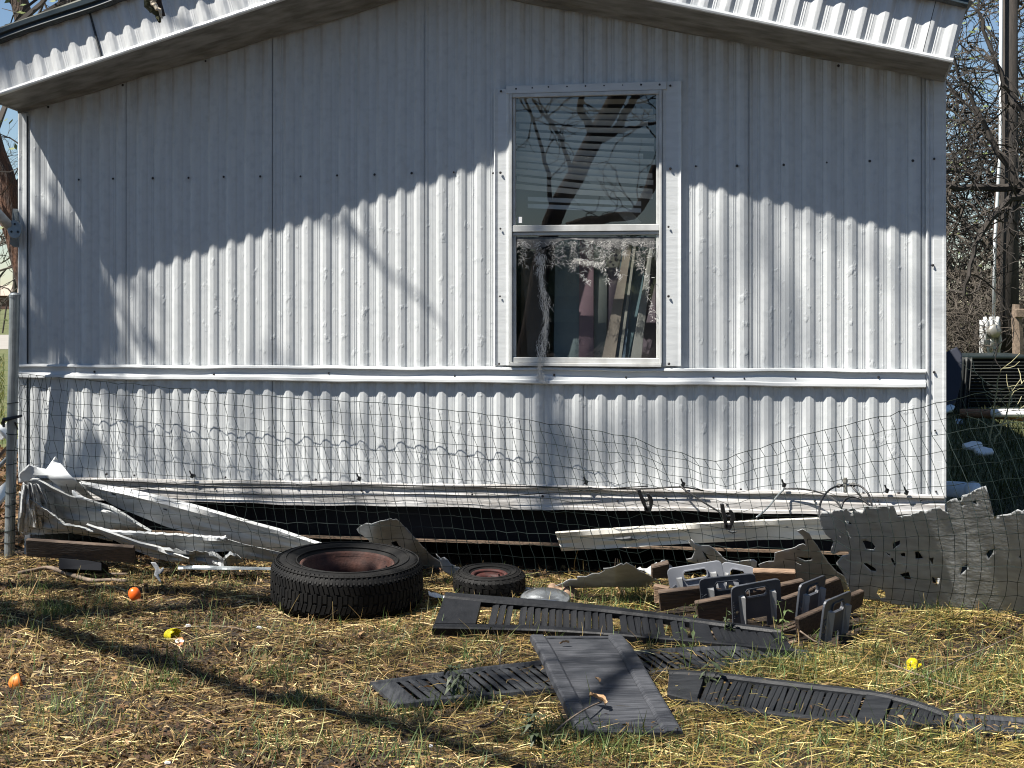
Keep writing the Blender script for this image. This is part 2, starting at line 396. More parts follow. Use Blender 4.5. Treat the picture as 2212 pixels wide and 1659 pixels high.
# swept trim across the wall: prof points (out, z)
def wallrun(name, m, s0, s1, fn, n=60, closed=True, smooth=False):
    mb = MB(); mb.sweep([s0 + (s1 - s0) * i / n for i in range(n + 1)], lambda s: [L(s, o, z) for o, z in fn(s)], closed)
    return fixn(mb.build(name, m, home, smooth=smooth, local=True))
def wob(s, a=.004, q=0): return a * (math.sin(s * 5.1 + q) + .6 * math.sin(s * 11.3 + 2 * q) + .4 * math.sin(s * 23 + q))
def beltf(s):
    t = 1.017 + .014 * s / WW + wob(s, .0018); b = .945 + wob(s, .0015, 2); e = wob(s, .003, 1)
    return [(.008, t), (.027, t - .004), (.029, t - .013), (.014, t - .017), (.013, t - .040 + e), (.017, t - .050 + e), (.020, b + .020), (.029, b + .016), (.030, b + .003), (.024, b - .002), (.010, b)]
wallrun('belt_trim', M['trim'], -.006, .315, beltf, 10)
wallrun('belt_trim', M['trim'], .318, WW - .085, lambda s: [(o + .002, z - .001) for o, z in beltf(s)], 120)
def basef(s):
    t = .424 + .020 * min(1, s / 3) + wob(s, .002); b = .312 + .034 * (s / WW) ** 2 + wob(s, .003, 3); e = wob(s, .004, 2)
    return [(.010, t), (.034, t - .004), (.036, t - .014), (.020, t - .018), (.018, t - .034 + e), (.024, t - .043 + e), (.030, (t + b) / 2), (.032, b + .022), (.040, b + .018), (.041, b + .004), (.012, b)]
wallrun('base_trim', M['oldtrim'], 0.02, WW, basef, 150)
# corner trims
def post(name, s0, s1, z0, out, rolls=True):
    m = MB(); w_ = s1 - s0
    pr = [(s0, 0), (s0, out), (s0 + .006, out + .007), (s0 + .014, out + .004), (s0 + .018, out - .004), (s0 + .034, out - .004), (s0 + .036, out), (s1 - .016, out + .002), (s1 - .012, out + .005), (s1, out + .004), (s1, -.05), (s1 - .01, -.05)]
    m.sweep([z0, z0 + .5, z0 + 1, z0 + 1.5, wtop((s0 + s1) / 2) - .01], lambda z: [L(x, o, z) for x, o in pr], True)
    return fixn(m.build(name, M['trim'], home, local=True))
post('corner_trim', WW - .083, WW + .008, .36, .012)
m = MB(); pr = [(-.012, -.05), (-.012, .012), (-.004, .016), (.012, .010), (.022, .012), (.036, .012), (.038, 0)]
m.sweep([.42, 1.0, 1.6, wtop(0) - .005], lambda z: [L(x, o, z) for x, o in pr], True); fixn(m.build('corner_trim', M['siding'], home, local=True))
MB().box(L(.0395, .004, 1.4), (.004, .008, 1.85)).build('sheet_joint', M['seam'], home, local=True)
# gable fascia, ribs square to the slope
A_L = math.atan(.283); A_R = math.atan(.2443); OUT = .35
apex = (2.267, 3.0156)
def fascia(sgn, joints, length):
    ang = A_L if sgn < 0 else A_R
    ax, az = (-math.cos(ang), -math.sin(ang)) if sgn < 0 else (math.cos(ang), -math.sin(ang))
    bx, bz = (-math.sin(ang), math.cos(ang)) if sgn < 0 else (math.sin(ang), math.cos(ang))
    def pt(t, b, out): return L(apex[0] + ax * t + bx * b, out, apex[1] + az * t + bz * b)
    ed = [-.07] + joints + [length]
    for a, b in zip(ed, ed[1:]):
        rows = []; n = int((b - a) / .0035)
        for i in range(n + 1):
            t = a + (b - a) * i / n; h = prof(-t / .1 * sgn + .3) * 1.0
            rows.append([pt(t, q, OUT + h + (.002 if a > 1 else 0)) for q in (0, .08, .16, .255)])
        MB().grid(rows).build('fascia_sheet', M['fascia'], home, local=True)
        if b < length: MB().hexa([pt(b - .003, 0, OUT), pt(b + .003, 0, OUT), pt(b + .003, .25, OUT), pt(b - .003, .25, OUT)], [pt(b - .003, 0, OUT + .011), pt(b + .003, 0, OUT + .011), pt(b + .003, .25, OUT + .011), pt(b - .003, .25, OUT + .011)]).build('sheet_joint', M['seam'], home, local=True)
    # bottom lip, drip edge, pale cap, soffit
    def run(name, mt, pr, t1=length, wobb=0.0, n=70):
        mb = MB(); mb.sweep([-.1 + (t1 + .1) * i / n for i in range(n + 1)], lambda t: [pt(t, q + wobb * math.sin(t * 17 + 2 * math.sin(t * 5)), o) for o, q in pr], True)
        fixn(mb.build(name, mt, home, local=True))
    run('fascia_lip', M['trim'], [(OUT - .012, -.012), (OUT + .016, -.012), (OUT + .018, -.004), (OUT + .013, .006), (OUT - .012, .006)])
    run('drip_edge', M['roofedge'], [(OUT - .02, .238), (OUT + .040, .232), (OUT + .056, .244), (OUT + .050, .262), (OUT + .062, .270), (OUT + .062, .292), (OUT - .02, .300)], wobb=.0025)
    run('roof_edge_cap', M['roofedgetop'], [(OUT - .05, .3005), (OUT + .058, .2935), (OUT + .058, .300), (OUT - .05, .309)])
    # soffit from the wall line to the lip
    rows = []; n = 60
    for i in range(n + 1):
        t = -.1 + (length + .1) * i / n; c = pt(t, -.004, OUT - .005); s = c.x
        zt = wtop(max(0, min(WW, s))) if 0 <= s <= WW else (2.347 if s < 0 else wtop(WW))
        p0 = L(s, .006, zt + .004); rows.append([p0, L(s, .010, zt - .010 + .004 * math.sin(t * 9)), L(s, .045, zt - .012 + .003 * math.sin(t * 7)), L(s, .052, zt + .0) + Vector((0, 0, .004)), L(s, .15, zt + (c.z - zt) * .35 + .004), L(s, .155, zt + (c.z - zt) * .35), L(s, .25, zt + (c.z - zt) * .7 + .003), c])
    o = fixn(MB().grid(rows).build('soffit', M['soffit'], home, local=True)); solid(o, .004, 1)
    # end return closing the overhang
    s_end = pt(length, 0, 0).x; zt = wtop(min(WW, max(0, s_end)))
    MB().hexa([L(s_end - .004, -.02, zt + .30), L(s_end + .004, -.02, zt + .30), L(s_end + .004, OUT - .004, zt + .31), L(s_end - .004, OUT - .004, zt + .31)],
              [L(s_end - .004, -.02, zt - .006), L(s_end + .004, -.02, zt - .006), L(s_end + .004, OUT - .004, pt(length, 0, 0).z - .008), L(s_end - .004, OUT - .004, pt(length, 0, 0).z - .008)]).build('eave_return', M['trim'] if sgn > 0 else M['oldtrim'], home, local=True)
    # roof slope running back over the home
    mb = MB(); q0, q1 = .285, .31
    a = [pt(-.02, q0, OUT - .06), pt(length + .03, q0, OUT - .06), pt(length + .03, q0, -14), pt(-.02, q0, -14)]
    b = [p + Vector((bx * .02, 0, bz * .02)) for p in a]; mb.hexa(a, b)
    fixn(mb.build('roof', M['roof'], home, local=True))
fascia(-1, [2.267 / math.cos(A_L) - .75 + .09], 2.262 / math.cos(A_L))
fascia(1, [.9, (WW - .11 - apex[0]) / math.cos(A_R) - .02], (WW - apex[0]) / math.cos(A_R))
# body of the home behind the gable
LEN = 13.5
def wallbox(name, s0, s1, y0, y1, z0, z1, mt): return MB().box((((s0 + s1) / 2), (y0 + y1) / 2, (z0 + z1) / 2), (s1 - s0, y1 - y0, z1 - z0)).build(name, mt, home, local=True)
wallbox('side_wall', -.012, .02, .052, LEN, .0, 2.42, M['siding'])
wallbox('side_wall', WW - .02, WW + .006, .052, LEN, .0, 2.45, M['siding'])
wallbox('rear_wall', .03, WW - .03, LEN - .03, LEN, .0, 2.9, M['siding'])
wallbox('floor', .02, WW - .02, .02, LEN - .04, .40, .46, M['interior'])
wallbox('ceiling', .02, WW - .02, .02, LEN - .04, 2.46, 2.5, M['interior'])
wallbox('partition', .02, WW - .02, 2.6, 2.65, .46, 2.46, M['interior'])
m = MB()
for a in (1, -1):
    pass
# backing board behind the sheets, with the window opening left free
mb = MB()
def back(s0, s1, z0, z1a, z1b): mb.add([L(s0, -.004, z0), L(s1, -.004, z0), L(s1, -.004, z1b), L(s0, -.004, z1a)], [(0, 1, 2, 3)])
back(.02, WIN[0], .40, wtop(.02), wtop(2.294) - .02); back(WIN[1], WW - .02, .40, wtop(WIN[1]), wtop(WW)); back(WIN[0], WIN[1], .40, WIN[2], WIN[2]); back(WIN[0], WIN[1], WIN[3], wtop(WIN[0]), wtop(WIN[1]))
solid(mb.build('wall_backing', M['interior'], home, local=True), .02, -1)
# underside: hanging belly sheet, steel edge, cross members, piers
wallbox('belly_sheet', .03, WW - .03, .05, .08, .155, .40, M['black_under'])
wallbox('belly_sheet', .03, WW - .03, .085, LEN - .05, .23, .25, M['black_under'])
wallbox('steel_edge', .25, WW - .35, .012, .046, .142, .154, M['batten'])
for s_ in (.9, 3.7): wallbox('frame_beam', s_, s_ + .12, .09, LEN - .1, .03, .225, M['black_under'])
wallbox('pier_wall', .1, WW - .1, 3.0, 3.05, 0, .22, M['black_under'])

# ------------------------------------------------------------------ window
win = empty('window', L(3.0, 0, 1.7), 0); win.parent = home; win.location = (3.006, 0, 1.7)
def wp(s, out, z): return Vector((s - 3.006, -out, z - 1.7))
def wbox(name, s0, s1, o0, o1, z0, z1, mt, bev=.002):
    ob = MB().box(wp((s0 + s1) / 2, (o0 + o1) / 2, (z0 + z1) / 2), (s1 - s0, abs(o1 - o0), z1 - z0)).build(name, mt, win, local=True)
    return bevel(ob, bev, 1) if bev else ob
# casings: folded metal boards beside the opening
def casing(s0, s1, z0, z1, tilt=0.0):
    m = MB(); pr = [(s0, .008), (s0, .022), (s0 + .006, .027), (s0 + .014, .022), (s0 + .02, .019), (s1 - .02, .019), (s1 - .012, .022), (s1 - .004, .027), (s1, .024), (s1, .008)]
    m.sweep([z0, (z0 + z1) / 2, z1], lambda z: [wp(x + tilt * (z - z0), o, z) for x, o in pr], True)
    return fixn(m.build('window_casing', M['trim'], win, local=True))
casing(2.553, 2.632, 1.032, 2.398); casing(3.383, 3.478, 1.036, 2.412)
wbox('head_trim', 2.615, 3.405, .006, .030, 2.372, 2.412, M['trim'])
f = M['vinylframe']
wbox('jamb', 2.632, 2.646, .004, .034, 1.046, 2.372, f); wbox('jamb', 3.369, 3.383, .004, .034, 1.046, 2.372, f)
wbox('head', 2.646, 3.369, .004, .030, 2.352, 2.371, f)
wbox('sill', 2.634, 3.381, .002, .040, 1.030, 1.046, f); wbox('sill', 2.646, 3.369, .002, .028, 1.0465, 1.072, f)
wbox('sash_rail', 2.646, 3.369, .002, .030, 1.690, 1.722, f); wbox('sash_rail', 2.648, 3.367, .004, .022, 1.672, 1.688, f)
for a, b in ((2.647, 2.660), (3.354, 3.368)):
    wbox('sash_stile', a, b, .002, .022, 1.723, 2.351, f); wbox('sash_stile', a, b + .002 if a < 3 else b, .000, .016, 1.073, 1.671, f)
for z0, z1, o in ((1.722, 2.352, .010), (1.072, 1.672, .004)):
    MB().add([wp(2.658, o, z0), wp(3.356, o, z0), wp(3.356, o, z1), wp(2.658, o, z1)], [(0, 1, 2, 3)]).build('pane', M['glass'], win, local=True)
wbox('sticker', 2.672, 2.692, .0105, .0112, 1.735, 1.765, M['white'], 0)

# ------------------------------------------------------------------ screws
scm = MB(); scm.lathe([(.0002, .006), (.003, .0055), (.005, .003), (.0062, 0)], 8, Matrix.Rotation(R(90), 4, 'X')); scr = scm.build('screw', M['screw'], home, local=True)
spots = []
for u, v in [(170, 388), (244, 386), (330, 385), (407, 384), (483, 382), (562, 381), (649, 381), (728, 379), (809, 377), (889, 374), (980, 372), (1065, 374), (1503, 359), (1592, 358), (1693, 356), (1786, 351), (1879, 348), (1972, 347)]:
    spots.append((u, v, .0095))
for u, v in [(204, 803), (462, 809), (710, 806), (982, 812), (1197, 810), (1352, 815), (1541, 816), (1608, 818), (1718, 818), (1898, 815)]: spots.append((u, v, .018))
for u, v in [(1082, 197), (1115, 192), (1150, 190), (1185, 188), (1225, 187), (1265, 186), (1305, 185), (1345, 184), (1385, 183), (1425, 183), (1081, 373), (1448, 364), (1448, 185), (1081, 494), (1444, 490), (1080, 640), (1444, 640), (1078, 786), (1445, 786)]: spots.append((u, v, .026))
for u, v in [(2018, 343), (2015, 573), (2018, 804), (2020, 930), (2022, 1062)]: spots.append((u, v, .016))
for u, v in [(230, 1024), (290, 1027), (420, 1027), (487, 1031), (605, 1034), (682, 1036), (762, 1041), (880, 1047), (1068, 1055), (1168, 1056), (1214, 1053), (1326, 1057), (1458, 1062), (1600, 1057), (1716, 1066), (1865, 1064), (1941, 1065)]: spots.append((u, v, .012))
for u, v in [(465, 1056), (640, 1050), (781, 1060), (1020, 1068), (1172, 1072), (1334, 1082), (1440, 1078), (1570, 1090), (1760, 1082), (1896, 1082), (1990, 1080)]: spots.append((u, v, .032))
for u, v in [(104, 231), (265, 184), (444, 132), (1811, 142)]: spots.append((u, v, .03))
for i, (u, v, o) in enumerate(spots):
    s_, z_ = wl(u, v, o); mt = Matrix.Translation(L(s_, o, z_)) @ Matrix.Scale(.8 + .4 * rnd.random(), 4)
    if i == 0: scr.matrix_basis = mt
    else: share(scr, 'screw', home, mt)

# ================================================================== what is seen through the window
def inside_pt(u, v, depth): s_, z_ = wl(u, v, -depth); return W(s_, -depth, z_)
def slab(name, label, cat, quad, depth, th, mt, group=None):
    ps = [inside_pt(u, v, d) for (u, v), d in zip(quad, depth)]
    c = sum(ps, Vector()) / 4; base = Vector((c.x, c.y, min(p.z for p in ps)))
    o = fixn(MB().hexa(ps, [p + WN * th for p in ps]).build(name, mt, loc=base)); return tag(o, label, cat, group)
bl = empty('window_blind', W(3.0, -.10, 1.75), label='drooping pale slatted blind behind the upper window pane', cat='blind')
M['blind'] = mat('dusty_blind', (.52, .53, .53), .6, (.36, .36, .36), 10, .4)
for i in range(14):
    va = 212 + i * 14 + rnd.uniform(-3, 3) ; vb = va + 4 + i * 1.6 + rnd.uniform(-5, 6)
    ua = 1108 + rnd.uniform(0, 14); ub = 1418 - rnd.uniform(0, 30)
    a0, b0, a1, b1 = inside_pt(ua, va, .10), inside_pt(ub, vb, .12), inside_pt(ua, va + 11, .115), inside_pt(ub, vb + 11, .135)
    MB().grid([[a0, a0.lerp(b0, .5) + Vector((0, 0, -.006)), b0], [a1, a1.lerp(b1, .5) + Vector((0, 0, -.006)), b1]]).build('slat', M['blind'], bl)
for i, va in enumerate((352, 366, 425, 440)):
    ua, ub = 1140, 1385; a0, b0 = inside_pt(ua, va, .16), inside_pt(ub, va + 10, .17)
    MB().grid([[a0, b0], [a0 + Vector((0, 0, -.022)), b0 + Vector((0, 0, -.022))]]).build('slat', M['blind'], bl)
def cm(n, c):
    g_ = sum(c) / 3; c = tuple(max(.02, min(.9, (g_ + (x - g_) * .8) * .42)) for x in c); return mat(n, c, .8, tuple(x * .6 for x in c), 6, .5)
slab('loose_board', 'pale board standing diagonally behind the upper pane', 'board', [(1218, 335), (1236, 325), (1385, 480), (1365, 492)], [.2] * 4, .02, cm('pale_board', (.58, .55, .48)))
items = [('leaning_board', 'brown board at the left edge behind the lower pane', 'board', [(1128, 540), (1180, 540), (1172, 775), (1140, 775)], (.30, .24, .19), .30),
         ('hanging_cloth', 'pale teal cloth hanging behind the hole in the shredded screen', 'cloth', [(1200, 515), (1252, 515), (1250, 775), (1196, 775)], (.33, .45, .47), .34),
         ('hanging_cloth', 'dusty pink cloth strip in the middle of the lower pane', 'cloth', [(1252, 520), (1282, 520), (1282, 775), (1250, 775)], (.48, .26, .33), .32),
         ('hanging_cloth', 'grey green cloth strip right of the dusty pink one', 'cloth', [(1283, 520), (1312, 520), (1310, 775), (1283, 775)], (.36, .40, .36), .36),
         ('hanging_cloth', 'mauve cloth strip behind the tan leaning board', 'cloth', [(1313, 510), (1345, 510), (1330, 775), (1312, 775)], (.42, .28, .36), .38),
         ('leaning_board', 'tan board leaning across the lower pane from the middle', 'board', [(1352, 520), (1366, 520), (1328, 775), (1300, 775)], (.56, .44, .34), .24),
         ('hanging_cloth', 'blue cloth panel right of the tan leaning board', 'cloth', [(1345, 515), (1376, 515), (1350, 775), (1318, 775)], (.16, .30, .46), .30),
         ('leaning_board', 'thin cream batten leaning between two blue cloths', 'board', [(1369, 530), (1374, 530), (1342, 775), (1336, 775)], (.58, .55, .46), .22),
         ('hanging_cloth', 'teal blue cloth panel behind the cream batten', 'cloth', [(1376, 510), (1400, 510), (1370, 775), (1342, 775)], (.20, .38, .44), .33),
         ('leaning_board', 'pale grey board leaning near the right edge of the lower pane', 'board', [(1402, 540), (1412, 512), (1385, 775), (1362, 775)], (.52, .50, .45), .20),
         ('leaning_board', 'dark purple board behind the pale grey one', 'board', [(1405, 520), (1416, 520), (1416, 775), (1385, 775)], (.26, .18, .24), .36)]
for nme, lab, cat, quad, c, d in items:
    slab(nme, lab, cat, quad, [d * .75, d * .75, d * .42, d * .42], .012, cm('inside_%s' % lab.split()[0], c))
# shredded screen outside the lower pane
scn = empty('shredded_screen', W(3.0, .03, 1.66), label='shredded window screen with pale fibres hanging over the lower pane', cat='window screen')
mb = MB(); rr = random.Random(5)
def fibre(p, L_, d, wd, n=4):
    pts = [p]; 
    for i in range(n): d = (d + Vector((rr.uniform(-.5, .5), rr.uniform(-.3, .3), rr.uniform(-.5, .3))) * .6).normalized(); pts.append(pts[-1] + d * L_ / n)
    mb.tube(pts, [wd * (1 - .7 * i / n) for i in range(n + 1)], 3, False)
for i in range(1000):
    u = rr.uniform(1118, 1414); u = u + 9 * math.sin(u * .17) + 5 * math.sin(u * .41); t = (u - 1118) / 296
    drop = 16 + 46 * max(0, 1 - abs(t - .13) / .2) + 40 * max(0, 1 - abs(t - .45) / .26) + 30 * max(0, 1 - abs(t - .9) / .14) + 12
    v = 520 + (drop * rr.random() ** 1.2)
    s_, z_ = wl(u, v, .018); fibre(W(s_, .018 + rr.random() * .012, z_), rr.uniform(.008, .03), Vector((rr.uniform(-1, 1), -.2, rr.uniform(-1, .3))).normalized(), rr.uniform(.0004, .0009))
for u0, v0, u1, v1, n in ((1240, 560, 1300, 572, 200), (1300, 545, 1312, 610, 80), (1255, 590, 1275, 612, 30), (1380, 570, 1405, 605, 40), (1395, 600, 1412, 690, 40), (1330, 580, 1345, 600, 26)):
    for i in range(n):
        t = rr.random(); s_, z_ = wl(u0 + (u1 - u0) * t + rr.uniform(-5, 5), v0 + (v1 - v0) * t + rr.uniform(-5, 5), .024)
        fibre(W(s_, .024, z_), rr.uniform(.01, .03), Vector((rr.uniform(-1, .6), -.3, rr.uniform(-1, .2))).normalized(), rr.uniform(.0005, .0013))
tag(mb.build('fibre_fringe', M['film'], scn), kind='stuff')
mb = MB()
for i in range(900):
    v = rr.uniform(548, 815); k = (v - 548) / 267; u = 1174 + 6 * math.sin(v * .03) + rr.gauss(0, 4 + 2 * math.sin(v * .07)); s_, z_ = wl(u, v, .024)
    fibre(W(s_, .022 + rr.random() * .02 + (.018 if v > 765 else 0), z_), rr.uniform(.012, .04), Vector((rr.uniform(-.5, .5), 0, -1)).normalized(), rr.uniform(.0005, .0013))
tag(mb.build('hanging_strand', M['film'], scn), kind='stuff')
mb = MB(); q = [wl(1116, 512, .012), wl(1414, 512, .012)]
rows = []
for i in range(40):
    t = i / 39; u = 1116 + 298 * t; dv = 20 + 16 * math.sin(t * 9 + 1) * math.sin(t * 4) + rr.uniform(-4, 4)
    rows.append([W(*(lambda a: (a[0], .014, a[1]))(wl(u, 512, .014))), W(*(lambda a: (a[0], .016 + rr.random() * .006, a[1]))(wl(u, 512 + max(5, dv), .014)))])
M['netting'] = mat('grey_screen_cloth', (.06, .06, .06), .8, (.16, .16, .155), 40, .6)
mb.grid(rows).build('screen_remnant', M['netting'], scn)
# ================================================================== wire fence leaning on the home
fence = empty('wire_fence', G(25, 1216), label='green wire mesh fence sagging in front of the home, tied to a steel post', cat='wire fence')
base_uv = [(25, 1216), (100, 1230), (300, 1252), (600, 1268), (1000, 1278), (1300, 1288), (1600, 1298), (1800, 1322), (2000, 1354), (2212, 1380), (2500, 1420)]
base_pts = [G(u, v) for u, v in base_uv]
tops = [(25, 806), (200, 820), (600, 856), (900, 872), (1200, 905), (1450, 945), (1540, 985), (1600, 1000), (1660, 975), (1800, 935), (2037, 880), (2212, 840), (2500, 800)]
def top_v(u):
    for (a, va), (b, vb) in zip(tops, tops[1:]):
        if u <= b: return va + (vb - va) * (u - a) / (b - a)
    return tops[-1][1]
flen = sum((b - a).length for a, b in zip(base_pts, base_pts[1:])); NI = int(flen / .050); NJ = 15
rr = random.Random(21); nodes = []
for i in range(NI + 1):
    b = lerp_poly(base_pts, i / NI); colm = []
    u = U0 + F * b.x / b.y
    sh = .028 * min(1, i / 8) * (1 if u < 1500 else .45)
    wy = WO.y - .186 * (b.x - WO.x) - .07
    lean = max(.12, wy - b.y) if u < 1300 else max(.10, (wy - b.y) * max(0, 1 - (u - 1300) / 500)) - .06 * max(0, min(1, (u - 1650) / 250))
    for j in range(NJ + 1):
        t = j / NJ
        y = b.y + lean * t ** 1.9
        if u > 1650:                                     # pushed out by the panel behind it
            k = max(0, min(1, (u - 1650) / 150)); y = b.y + lean * t - k * .32 * math.sin(min(1, t * 1.12) * math.pi)
        zt = H - (top_v(u) - V0) * y / F if t > 0 else 0
        z = zt * t ** (1.0 if u < 1400 or u > 1800 else .9)
        p = Vector((b.x - sh * (t - .3) * 7.5 + rr.gauss(0, .0035), y + rr.gauss(0, .004), z + rr.gauss(0, .0022)))
        if j and i > 0 and i < NI and u < 560: p.x += (.006 if (i + j) % 2 else -.006)
        if j == NJ and u > 1500: p.x -= .016
        colm.append(p)
    nodes.append(colm)
mb = MB()
for i in range(NI + 1):
    if i % 1 == 0: mb.tube([nodes[i][j] + Vector((0, 0, 0)) for j in range(NJ + 1)], .0014, 3, False)
for j in range(NJ + 1): mb.tube([nodes[i][j] + Vector((0, -.001, .004 * math.sin(i * 2.1 + j) * (.5 if j else 0))) for i in range(NI + 1)], .0013 if j < NJ else .0017, 3, False)
for j in range(NJ + 1): pass
tag(mb.build('wire_mesh', M['wire'], fence), kind='stuff')
pt_, pb_ = P(32, 641, 7.43), G(20, 1218, -.03)
mb = MB(); mb.tube([pb_, pb_.lerp(pt_, .5), pt_], .0265, 16); fixn(mb.build('fence_post', M['galv'], fence, smooth=False))
pdir = (pt_ - pb_).normalized()
mb = MB(); mb.tube([pt_ - pdir * .002, pt_ + pdir * .012, pt_ + pdir * .02], [.029, .029, .018], 16); fixn(mb.build('post_cap', M['galv'], fence))
for v in (869, 935, 971, 1000, 1061, 1088, 1115, 1145, 1172):
    p = pb_.lerp(pt_, (1218 - v) / 577); mb = MB(); n = 14
    mb.tube([p + Vector((.029 * math.cos(a), .029 * math.sin(a), .004 * math.sin(a * 1.0 + v))) for a in [2 * math.pi * k / n for k in range(n + 1)]], .0022, 4, False); mb.build('tie_wire', M['wire'], fence)
p = pb_.lerp(pt_, (1218 - 905) / 577)
mb = MB(); mb.tube([p + Vector((-.040, -.03, -.018)), p + Vector((-.03, -.035, .004)), p + Vector((0, -.036, .010)), p + Vector((.03, -.02, .016)), p + Vector((.05, .0, .022))], [.010, .012, .009, .008, .007], 6)
mb.tube([p + Vector((-.034, -.03, -.035)), p + Vector((-.036, -.02, 0))], .007, 5); mb.tube([p + Vector((.022, -.02, -.01)), p + Vector((.034, -.012, -.05))], [.006, .003], 5)
fixn(mb.build('black_clamp', M['blackp'], fence))

# ================================================================== torn metal and vinyl skirting
def torn(name, label, cat, outline, holes, Yf, mt, step=7, seg=9, rough=1.1, th=.0015, seed=1, group=None, corr=None):
    rr = random.Random(seed)
    ov, of = cdt(outline, holes, step, rough, seg, rr)
    pts = []
    for p in ov:
        Y = Yf(p.x, p.y) + (corr(p.x, p.y) if corr else 0); pts.append(P(p.x, p.y, Y))
    zmin = min(p.z for p in pts); c = sum(pts, Vector()) / len(pts); base = Vector((c.x, c.y, max(0, zmin)))
    o = MB().add(pts, of).build(name, mt, loc=base, smooth=False); fixn(o); solid(o, th, 0)
    for pl in o.data.polygons: pl.use_smooth = True
    return tag(o, label, cat, group)
def Z(pts, sx, ox, oy): return [(ox + x / sx, oy + y / sx) for x, y in pts]
zr = lambda pts: Z(pts, 3.907, 1645.6, 1014.8)
def ylean(y0, v0, y1, v1, du=0.0, u0=0.0):            # depth y0 at height v0, y1 at v1, slope along u
    return lambda u, v: y0 + (y1 - y0) * (v - v0) / (v1 - v0) + du * (u - u0)
big = zr([(480, 410), (510, 355), (560, 352), (592, 362), (600, 340), (690, 335), (775, 318), (800, 350), (850, 362), (860, 305), (960, 318), (1020, 305), (1070, 312), (1115, 305), (1145, 392), (1250, 380), (1360, 340), (1382, 352), (1420, 330), (1500, 310), (1530, 345), (1570, 362), (1555, 280), (1600, 250), (1645, 240), (1655, 264), (1685, 262), (1690, 215), (1760, 195), (1840, 150), (1890, 135), (1912, 200), (1960, 395), (2100, 370), (2160, 335), (2195, 350), (2300, 290), (2420, 250),
          (2480, 1390), (2212, 1318), (1900, 1292), (1700, 1252), (1400, 1205), (1150, 1140), (1000, 1110), (760, 1080), (740, 1010), (690, 880), (625, 790), (680, 722), (735, 712), (730, 690), (660, 690), (600, 712), (580, 690), (605, 600), (540, 545), (500, 480)])
hol = [zr(h) for h in ([(848, 600), (880, 595), (930, 610), (960, 650), (942, 676), (878, 666)], [(1105, 640), (1112, 615), (1168, 593), (1162, 628), (1108, 672)], [(1170, 705), (1208, 698), (1210, 732), (1178, 730)], [(1293, 690), (1320, 688), (1368, 746), (1298, 750)], [(1405, 745), (1452, 738), (1440, 797)], [(850, 782), (885, 786), (962, 835), (965, 858), (920, 852)], [(1163, 882), (1240, 860), (1264, 926), (1210, 922)], [(1435, 903), (1506, 915), (1490, 966), (1440, 955)], [(1893, 710), (1912, 683), (1960, 663), (1950, 702), (1914, 752)], [(1673, 887), (1690, 820), (1737, 795), (1735, 832)], [(1778, 275), (1805, 248), (1816, 292)], [(1678, 300), (1690, 290), (1698, 305)], [(970, 1040), (988, 998), (1040, 1030), (1047, 1078), (1000, 1082)], [(2168, 742), (2182, 708), (2192, 747)], [(698, 428), (745, 440), (764, 464), (720, 458)], [(708, 502), (730, 520), (750, 574), (728, 556)], [(640, 540), (662, 560), (668, 574)], [(724, 352), (770, 348), (762, 366)], [(1035, 690), (1085, 715), (1075, 728)], [(1088, 748), (1104, 742), (1132, 796), (1120, 812)])]
def crease(i, t): return 0
def rib(u, v): return .004 * math.sin((u - .42 * v) / 9.3) + .009 * math.sin((u + .3 * v) / 70) + .009 * max(0, math.sin((u - .42 * v) / 26.0)) ** 3
torn('torn_skirting_panel', 'big grey skirting panel full of torn holes leaning behind the wire at the right', 'skirting panel', big, hol, lambda u, v: ylean(5.78, 1060, 6.12, 1340)(u, v) - .0010 * (u - 2050) * (1 if u < 2050 else 1.2), M['skirt'], step=6, rough=.9, th=.002, seed=4, corr=rib)
wing = zr([(60, 770), (100, 770), (112, 700), (165, 683), (250, 665), (350, 622), (372, 640), (345, 560), (300, 515), (345, 500), (400, 535), (430, 590), (470, 640), (500, 690), (560, 780), (640, 862), (705, 905), (730, 1020), (600, 985), (420, 960), (200, 930), (20, 880), (-30, 800)])
torn('torn_skirting_piece', 'jagged grey skirting piece between the plank stack and the big holed panel', 'skirting panel', wing, [zr([(292, 735), (418, 740), (425, 762), (370, 768)]), zr([(270, 775), (340, 790), (330, 802)])], ylean(6.12, 1150, 6.46, 1260), M['skirt'], step=6, rough=1.2, th=.002, seed=5, corr=rib)
zm = lambda pts: Z(pts, 3.666, 493.7, 1014.8)
torn('torn_skirting_flap', 'torn grey skirting flap standing behind the big tyre', 'skirting panel', zm([(1015, 470), (1050, 440), (1095, 422), (1130, 428), (1200, 405), (1290, 385), (1302, 396), (1328, 388), (1410, 460), (1530, 600), (1620, 690), (1700, 745), (1800, 790), (1920, 842), (1850, 880), (1750, 905), (1540, 885), (1500, 770), (1400, 720), (1350, 690), (1250, 670), (1165, 662), (1130, 620), (1110, 560), (1030, 500)]),
     [zm([(1285, 575), (1330, 560), (1350, 600), (1395, 625), (1405, 645), (1370, 650), (1390, 690), (1345, 660)])], lambda u, v: 6.84 + (v - 1120) * .0034 + .03 * math.sin((u + .5 * v) / 16), M['skirt'], step=6, th=.0015, seed=8)
torn('torn_skirting_flap', 'small ragged skirting corner lying right of the torn flap', 'skirting panel', zm([(1640, 660), (1680, 700), (1710, 690), (1760, 745), (1840, 780), (1930, 835), (1900, 870), (1800, 870), (1700, 800), (1670, 720)]), [], lambda u, v: 6.86 + (v - 1200) * .0008, M['skirt_pale'], step=5, th=.0015, seed=9)
zc = lambda pts: Z(pts, 2212 / 550 * 1.823, 2150 / 1.823, 2100 / 1.823)
